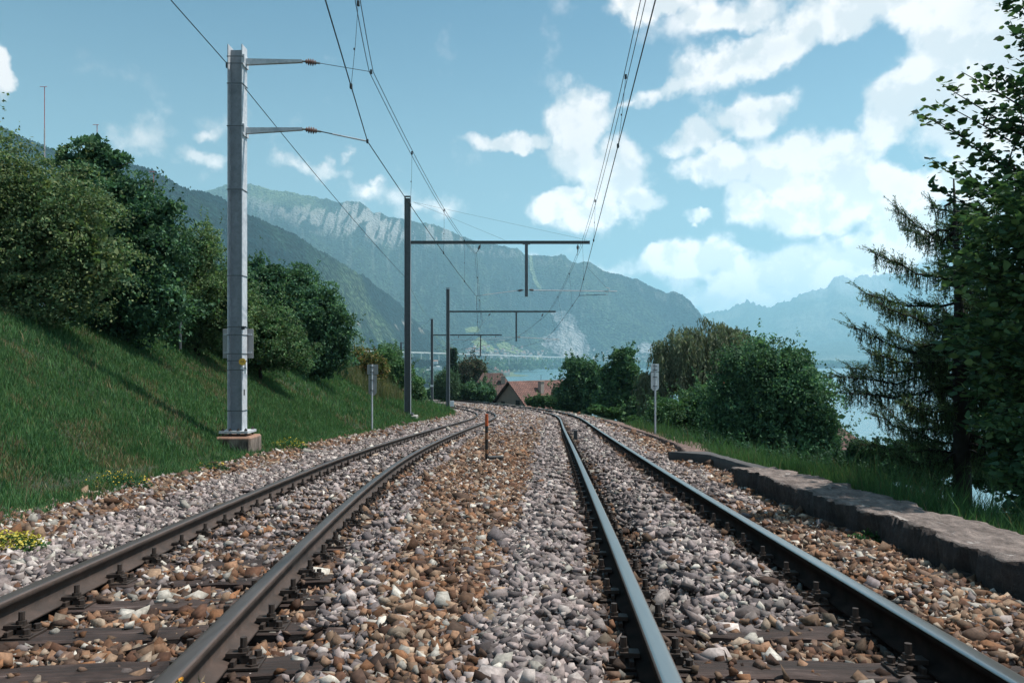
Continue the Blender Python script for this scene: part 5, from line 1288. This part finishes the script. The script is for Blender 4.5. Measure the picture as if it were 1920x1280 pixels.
# ------------------------------------------------------------------ houses
def gable_house(name, label, c, yaw, L, Wd, zb, ze, zr, wall, roofm, over=.35, chimney=None, windows=(), chm='chimney_render', pot=False, group=None, hip=0.):
    """ridge along local x; eaves at ze, ridge at zr"""
    root = empty(name, (c[0], c[1], zb), label, 'house', group, yaw); h = ze-zb; rr = zr-zb; hw = Wd/2
    m = MB(); gx0, gx1 = -L/2, L/2
    poly = [(gx0, -hw, 0), (gx0, hw, 0), (gx0, hw, h), (gx0, 0, rr-.12 if not hip else h), (gx0, -hw, h)]
    n = 5; A = [Vector(p) for p in poly]; Bv = [Vector((gx1, p[1], p[2])) for p in poly]
    m.add(A+Bv, [tuple(range(5))[::-1], tuple(range(5, 10))]+[(i, (i+1) % 5, 5+(i+1) % 5, 5+i) for i in range(5)]); m.build('wall', wall, root, local=True)
    sl = (rr-h)/hw; ex = hw+over; dz = over*sl; th = .16
    x0, x1 = gx0-over, gx1+over; hp = hip
    V = []; Fc = []; uv = []; lenS = math.hypot(ex, rr-h+dz)
    for s in (-1, 1):
        b = len(V); V += [(x0, s*ex, h-dz), (x1, s*ex, h-dz), (x1-hp, 0, rr), (x0+hp, 0, rr)]; Fc.append([b, b+1, b+2, b+3] if s < 0 else [b+3, b+2, b+1, b])
        q = [(0, 0), (x1-x0, 0), (x1-x0-hp, lenS), (hp, lenS)]; uv += (q if s < 0 else q[::-1])
    if hp:
        for e, s in ((x0, 1), (x1, -1)):
            b = len(V); V += [(e, -ex, h-dz), (e, ex, h-dz), (e+s*hp, .004, rr), (e+s*hp, -.004, rr)]; Fc.append([b+3, b+2, b+1, b] if s > 0 else [b, b+1, b+2, b+3])
            q = [(0, 0), (2*ex, 0), (ex+.004, lenS), (ex-.004, lenS)]; uv += (q[::-1] if s > 0 else q)
    rf = np_mesh('roof', V, Fc, roofm, parent=root, uv=uv, local=True)
    m = MB()
    for s in (-1, 1):
        m.add([(x0+.01, s*(ex-.01), h-dz-th), (x1-.01, s*(ex-.01), h-dz-th), (x1-.01-hp, 0, rr-th), (x0+.01+hp, 0, rr-th), (x0+.01, s*(ex-.01), h-dz-.006), (x1-.01, s*(ex-.01), h-dz-.006), (x1-.01-hp, 0, rr-.006), (x0+.01+hp, 0, rr-.006)],
              [(0, 1, 2, 3), (0, 1, 5, 4), (0, 3, 7, 4), (1, 2, 6, 5)])
    m.build('eaves', 'soffit_wood', rf, local=True)
    if chimney:
        cx_, cy_, ch, cw = chimney; zz = rr-abs(cy_)*sl; k = MB(); k.box((cx_, cy_, zz+ch/2-.4), (cw, cw, ch+.8)); k.box((cx_, cy_, zz+ch+.05), (cw*1.25, cw*1.25, .1))
        ck = k.build('chimney', chm, rf, local=True)
        if pot: MB().tube([(cx_, cy_, zz+ch+.1), (cx_, cy_, zz+ch+.6)], [.16, .11], 8).build('chimney_pot', 'terracotta', rf, local=True)
        else: MB().tube([(cx_, cy_, zz+ch+.1), (cx_, cy_, zz+ch+.9)], .03, 6).build('aerial', 'wire_metal', rf, local=True)
    for (wx, wy, wz, a, b_, face) in windows:
        if face == 'gable':
            k = MB(); k.box((gx0-.02, wy, wz-zb), (.06, a, b_)); wd = k.build('window', 'window_dark', root, local=True)
            f = MB(); f.box((gx0-.03, wy, wz-zb-b_/2-.04), (.12, a+.2, .08)); f.build('sill', 'concrete', wd, local=True)
        else:
            k = MB(); k.box((wx, -hw-.02, wz-zb), (a, .06, b_)); k.build('window', 'window_dark', root, local=True)
    return root
gable_house('house', 'house with a red tiled roof and beige gable just beyond the curve', (3.1, 95., 0), R(41), 8.6, 6.4, -13., -5.9, -3.05, 'beige_wall', 'roof_red', .5, (-.6, -1.5, 1.2, .55), [(0, -1.3, -6.1, .7, 1.5, 'gable'), (0, 1.5, -6.3, .7, 1.4, 'gable')])
gable_house('house', 'house with a darker brown tiled roof behind the red tiled house', (-3.4, 131., 0), R(4), 7.2, 8.4, -14., -6.2, -2.9, 'beige_wall', 'roof_brown', .5, (1.7, -2., 1.0, .7), [], hip=2.4)
gable_house('house', 'small orange walled house seen left of the curve', (-24.5, 168., 0), R(62), 7., 5.5, -16., -8.6, -5.9, 'orange_wall', 'roof_red', .4, None, [])
gable_house('house', 'house with a reddish tiled roof corner showing left of the drooping conifer', (14.7, 37.6, 0), R(-8), 4.6, 4.2, -10., -4.15, -2.7, 'beige_wall', 'roof_brown', .35, None, [], hip=2.1)
gable_house('house', 'house hidden by trees with only its orange chimney pot showing before the willow', (11.6, 43.5, 0), R(20), 5., 4., -11., -4.4, -2.75, 'beige_wall', 'roof_brown', .3, (.9, 0, .62, .5), [], pot=True)
gable_house('house', 'pale house among the trees directly behind the nearest mast', (-27.6, 78., 0), R(-35), 7., 6., 3.5, 8.1, 9.3, 'white_wall', 'roof_brown', .3, None, [(0, 1.2, 7.3, .8, 1., 'gable')])

# ------------------------------------------------------------------ viaduct, castle and lakeside town
vz = lambda px: np.interp(px, [560, 660, 800, 900, 1040, 1100], [655, 657.5, 661, 664.5, 669, 672])
vd = lambda px: np.interp(px, [560, 660, 1100], [2600, 2750, 4200])
via = empty('viaduct', W(800, 690, 2950), 'long pale concrete viaduct crossing the foot of the mountains', 'viaduct')
pxs = np.linspace(560, 1090, 70); m = MB()
top = [W(p, vz(p), vd(p)) for p in pxs]
for a, b in zip(top[:-1], top[1:]):
    a = Vector(a); b = Vector(b); m.add([a+Vector((0, 0, 2.4)), b+Vector((0, 0, 2.4)), b+Vector((0, 0, -2.6)), a+Vector((0, 0, -2.6)), a+Vector((0, 14, 2.4)), b+Vector((0, 14, 2.4)), b+Vector((0, 14, -2.6)), a+Vector((0, 14, -2.6))], [(0, 1, 2, 3), (4, 7, 6, 5), (0, 4, 5, 1), (3, 2, 6, 7)])
m.build('deck', 'viaduct_concrete', via)
for p in np.arange(575, 1060, 16.5):
    t = W(p, vz(p), vd(p)); k = MB(); k.box((t[0], t[1]+7, t[2]-24), (4., 6, 43)); k.box((t[0], t[1]+7, t[2]-3.6), (16, 6, 2.2)); k.build('pier', 'viaduct_concrete', via)
def tower(m, x, y, z, w, h, roof=1.0, mi=0):
    m.box((x, y, z+h/2), (w, w, h), 0); a = Vector((x, y, z+h+w*roof)); q = w*.56
    m.add([(x-q, y-q, z+h), (x+q, y-q, z+h), (x+q, y+q, z+h), (x-q, y+q, z+h), a], [(0, 1, 4), (1, 2, 4), (2, 3, 4), (3, 0, 4)], 1)
cs = empty('castle', (-20, 2990, -79), 'pale old castle with towers on the shore of the lake', 'castle')
for (px, w, h) in ((922, 9, 26), (929, 12, 40), (934, 10, 30), (941, 11, 24), (948, 12, 20), (954, 9, 28)):
    k = MB(); tower(k, (px-CX)/F*2990, 2990+random.uniform(-14, 14), -79, w, h*.72, .9); k.build('tower', ['castle_stone', 'town_roof'], cs)
k = MB(); k.box(((937-CX)/F*2990, 2995, -72), (74, 36, 16)); k.build('wall', 'castle_stone', cs)
def town_house(name, px, py, dist, w, d, h, wall, label, group, yaw=0., flat=False):
    c = W(px, py, dist); z = c[2]-h*.6
    mb = MB(); mb.box((0, 0, h/2), (w, d, h), 0)
    if not flat:
        q = .55; mb.add([(-w*q, -d*q, h), (w*q, -d*q, h), (w*q, d*q, h), (-w*q, d*q, h), (-w*.4, 0, h+d*.38), (w*.4, 0, h+d*.38)], [(0, 1, 5, 4), (2, 3, 4, 5), (1, 2, 5), (3, 0, 4)], 1)
    else: mb.box((w*.2, 0, h+1.2), (w*.3, d*.4, 2.4), 0)
    o = mb.build(name, [wall, 'town_roof'], origin=(0, 0, 0)); o.location = (c[0], c[1], z); o.rotation_euler = (0, 0, yaw)
    return tag(o, label, 'building', group)
def foot(px, py):
    t = np.linspace(0, 1, 200); rd = float(np.interp(px, [q[0] for q in silF], [q[1] for q in silF])); zr = (HY-rd)/F*2560
    Yv = 1850+710*t; v = HY-(-79.5+(zr+79.5)*t)/Yv*F
    return float(np.interp(-py, -v, Yv))
rt = random.Random(5)
town_house('apartment_block', 817, 694, foot(817, 703), 34, 16, 26, 'town_white', 'big white apartment block in the far town right of the mast with the white plate', None, .1, True)
town_house('apartment_block', 798, 697, foot(798, 701), 44, 16, 13, 'town_white', 'long low white building in the far town between the second and fourth mast', None, .0, True)
town_house('apartment_block', 756, 697, foot(756, 706), 16, 14, 26, 'town_pink', 'pink tower building in the far town just left of the second mast', None, 0., True)
town_house('apartment_block', 775, 703, foot(775, 708), 22, 14, 14, 'town_white', 'white building in the far town just right of the second mast', None, .2, True)
town_house('apartment_block', 832, 699, foot(832, 703), 26, 14, 12, 'town_white', 'lower white block adjoining the big white apartment block', None, -.1, True)
town_house('chalet', 817, 679, foot(817, 682), 14, 10, 9, 'town_white', 'small white house on the wooded slope just below the viaduct', None, 0.)
town_house('chalet', 731, 676, foot(731, 679), 16, 10, 8, 'town_white', 'small white house below the viaduct left of the second mast', None, .2)
for i in range(44):
    px = rt.uniform(762, 850) if i < 12 else rt.uniform(975, 1200); 
    if i < 12: py = rt.uniform(694, 716); di = foot(px, py+2.5)
    else:
        t = (px-975)/225; di = rt.uniform(4750, 5150)+t*150; py = HY+(78.6-4)/di*F-rt.uniform(0, 1.5)
    town_house('town_house', px, py, di, rt.uniform(11, 22), rt.uniform(10, 14), rt.uniform(7, 13), rt.choice(['town_white', 'town_white', 'castle_stone', 'town_pink' if i < 12 else 'town_white']), 'small pale house of the far town among trees in front of the viaduct' if i < 12 else 'small pale house along the far shore of the lake', 'houses of the far town below the viaduct' if i < 12 else 'houses along the far shore', rt.uniform(-.5, .5))
for i in range(40):
    px = rt.uniform(868, 1030); py = 652+(px-868)*.09+rt.gauss(0, 5)
    town_house('village_house', px, py, 4750+rt.uniform(-60, 60)-(0 if px > 950 else 150), rt.uniform(12, 20), rt.uniform(10, 13), rt.uniform(8, 12), rt.choice(['town_white', 'castle_stone']), 'small pale house of the village on the slope above the lake', 'houses of the hillside village', rt.uniform(-.5, .5))
def far_wood(name, pts, n, size, cols, label, seed):
    r = np.random.default_rng(seed); P = []
    for (px, py, rx, ry, dist, dd) in pts:
        q = np.stack([px+r.normal(0, rx, n), py+r.uniform(-ry, ry, n)], 1); di = dist+r.uniform(-dd, dd, n)
        P.append(np.stack([(q[:, 0]-CX)/F*di, di, (HY-q[:, 1])/F*di], 1))
    P = np.concatenate(P); V = []; Fc = []; C = []; b = 0
    for k in range(5):
        pp = P+r.normal(0, size*.35, P.shape); v, f, c = leaf_quads(pp, size, r, .8, .5, palette(len(pp), r, cols, .3)); V.append(v); Fc.append(f+b); C.append(c); b += len(v)
    return tag(np_mesh(name, np.concatenate(V), np.concatenate(Fc), 'leaf', col=np.concatenate(C)), label, 'wood', kind='stuff')
FW = [(.020, .045, .024), (.028, .055, .028), (.016, .036, .02), (.04, .06, .03)]
far_wood('town_trees', [(790, 708, 30, 6, 1960, 60), (830, 706, 20, 6, 2000, 60), (770, 700, 30, 5, 2150, 60)], 260, 10., FW, 'dark wooded slope and town trees below the viaduct', 301)
far_wood('shore_trees', [(960, 683, 30, 7, 3900, 150), (1000, 683, 26, 4, 4800, 60), (1050, 680, 18, 6, 4880, 60), (1030, 684, 30, 3, 4860, 60), (900, 688, 20, 10, 3300, 200), (1100, 684, 20, 3, 5000, 50), (1150, 685, 40, 2.5, 5120, 40)], 520, 14., FW, 'dark shore trees between the village and the lake', 302)
far_wood('delta_wood', [(1560, 684, 60, 4.5, 5200, 60), (1480, 685, 60, 3.5, 5220, 60), (1680, 684, 90, 5, 5230, 70), (1800, 684, 80, 4.5, 5300, 60)], 1500, 15., FW, 'low dark wood along the far shore at the right end of the lake', 303)

# ------------------------------------------------------------------ haze: one box of even air round everything, sky outside
hm = D.materials.new('haze_air'); hm.use_nodes = True; t = NT(hm.node_tree); t.n.clear()
pv = t.new('ShaderNodeVolumePrincipled'); pv.inputs['Color'].default_value = (.47, .82, 1.0, 1); pv.inputs['Density'].default_value = 9.4e-5; pv.inputs['Anisotropy'].default_value = .15; pv.inputs['Density Attribute'].default_value = ''
oo = t.new('ShaderNodeOutputMaterial'); t.l.new(pv.outputs[0], oo.inputs['Volume'])
hm.cycles.homogeneous_volume = True; MATS['haze_air'] = hm
m = MB(); m.box((0, 11500, (1740-96)/2), (50400, 29000, 1740+96)); hz = m.build('haze', 'haze_air', origin=(0, 0, -96)); tag(hz, 'pale blue air over the valley', 'haze', kind='stuff')
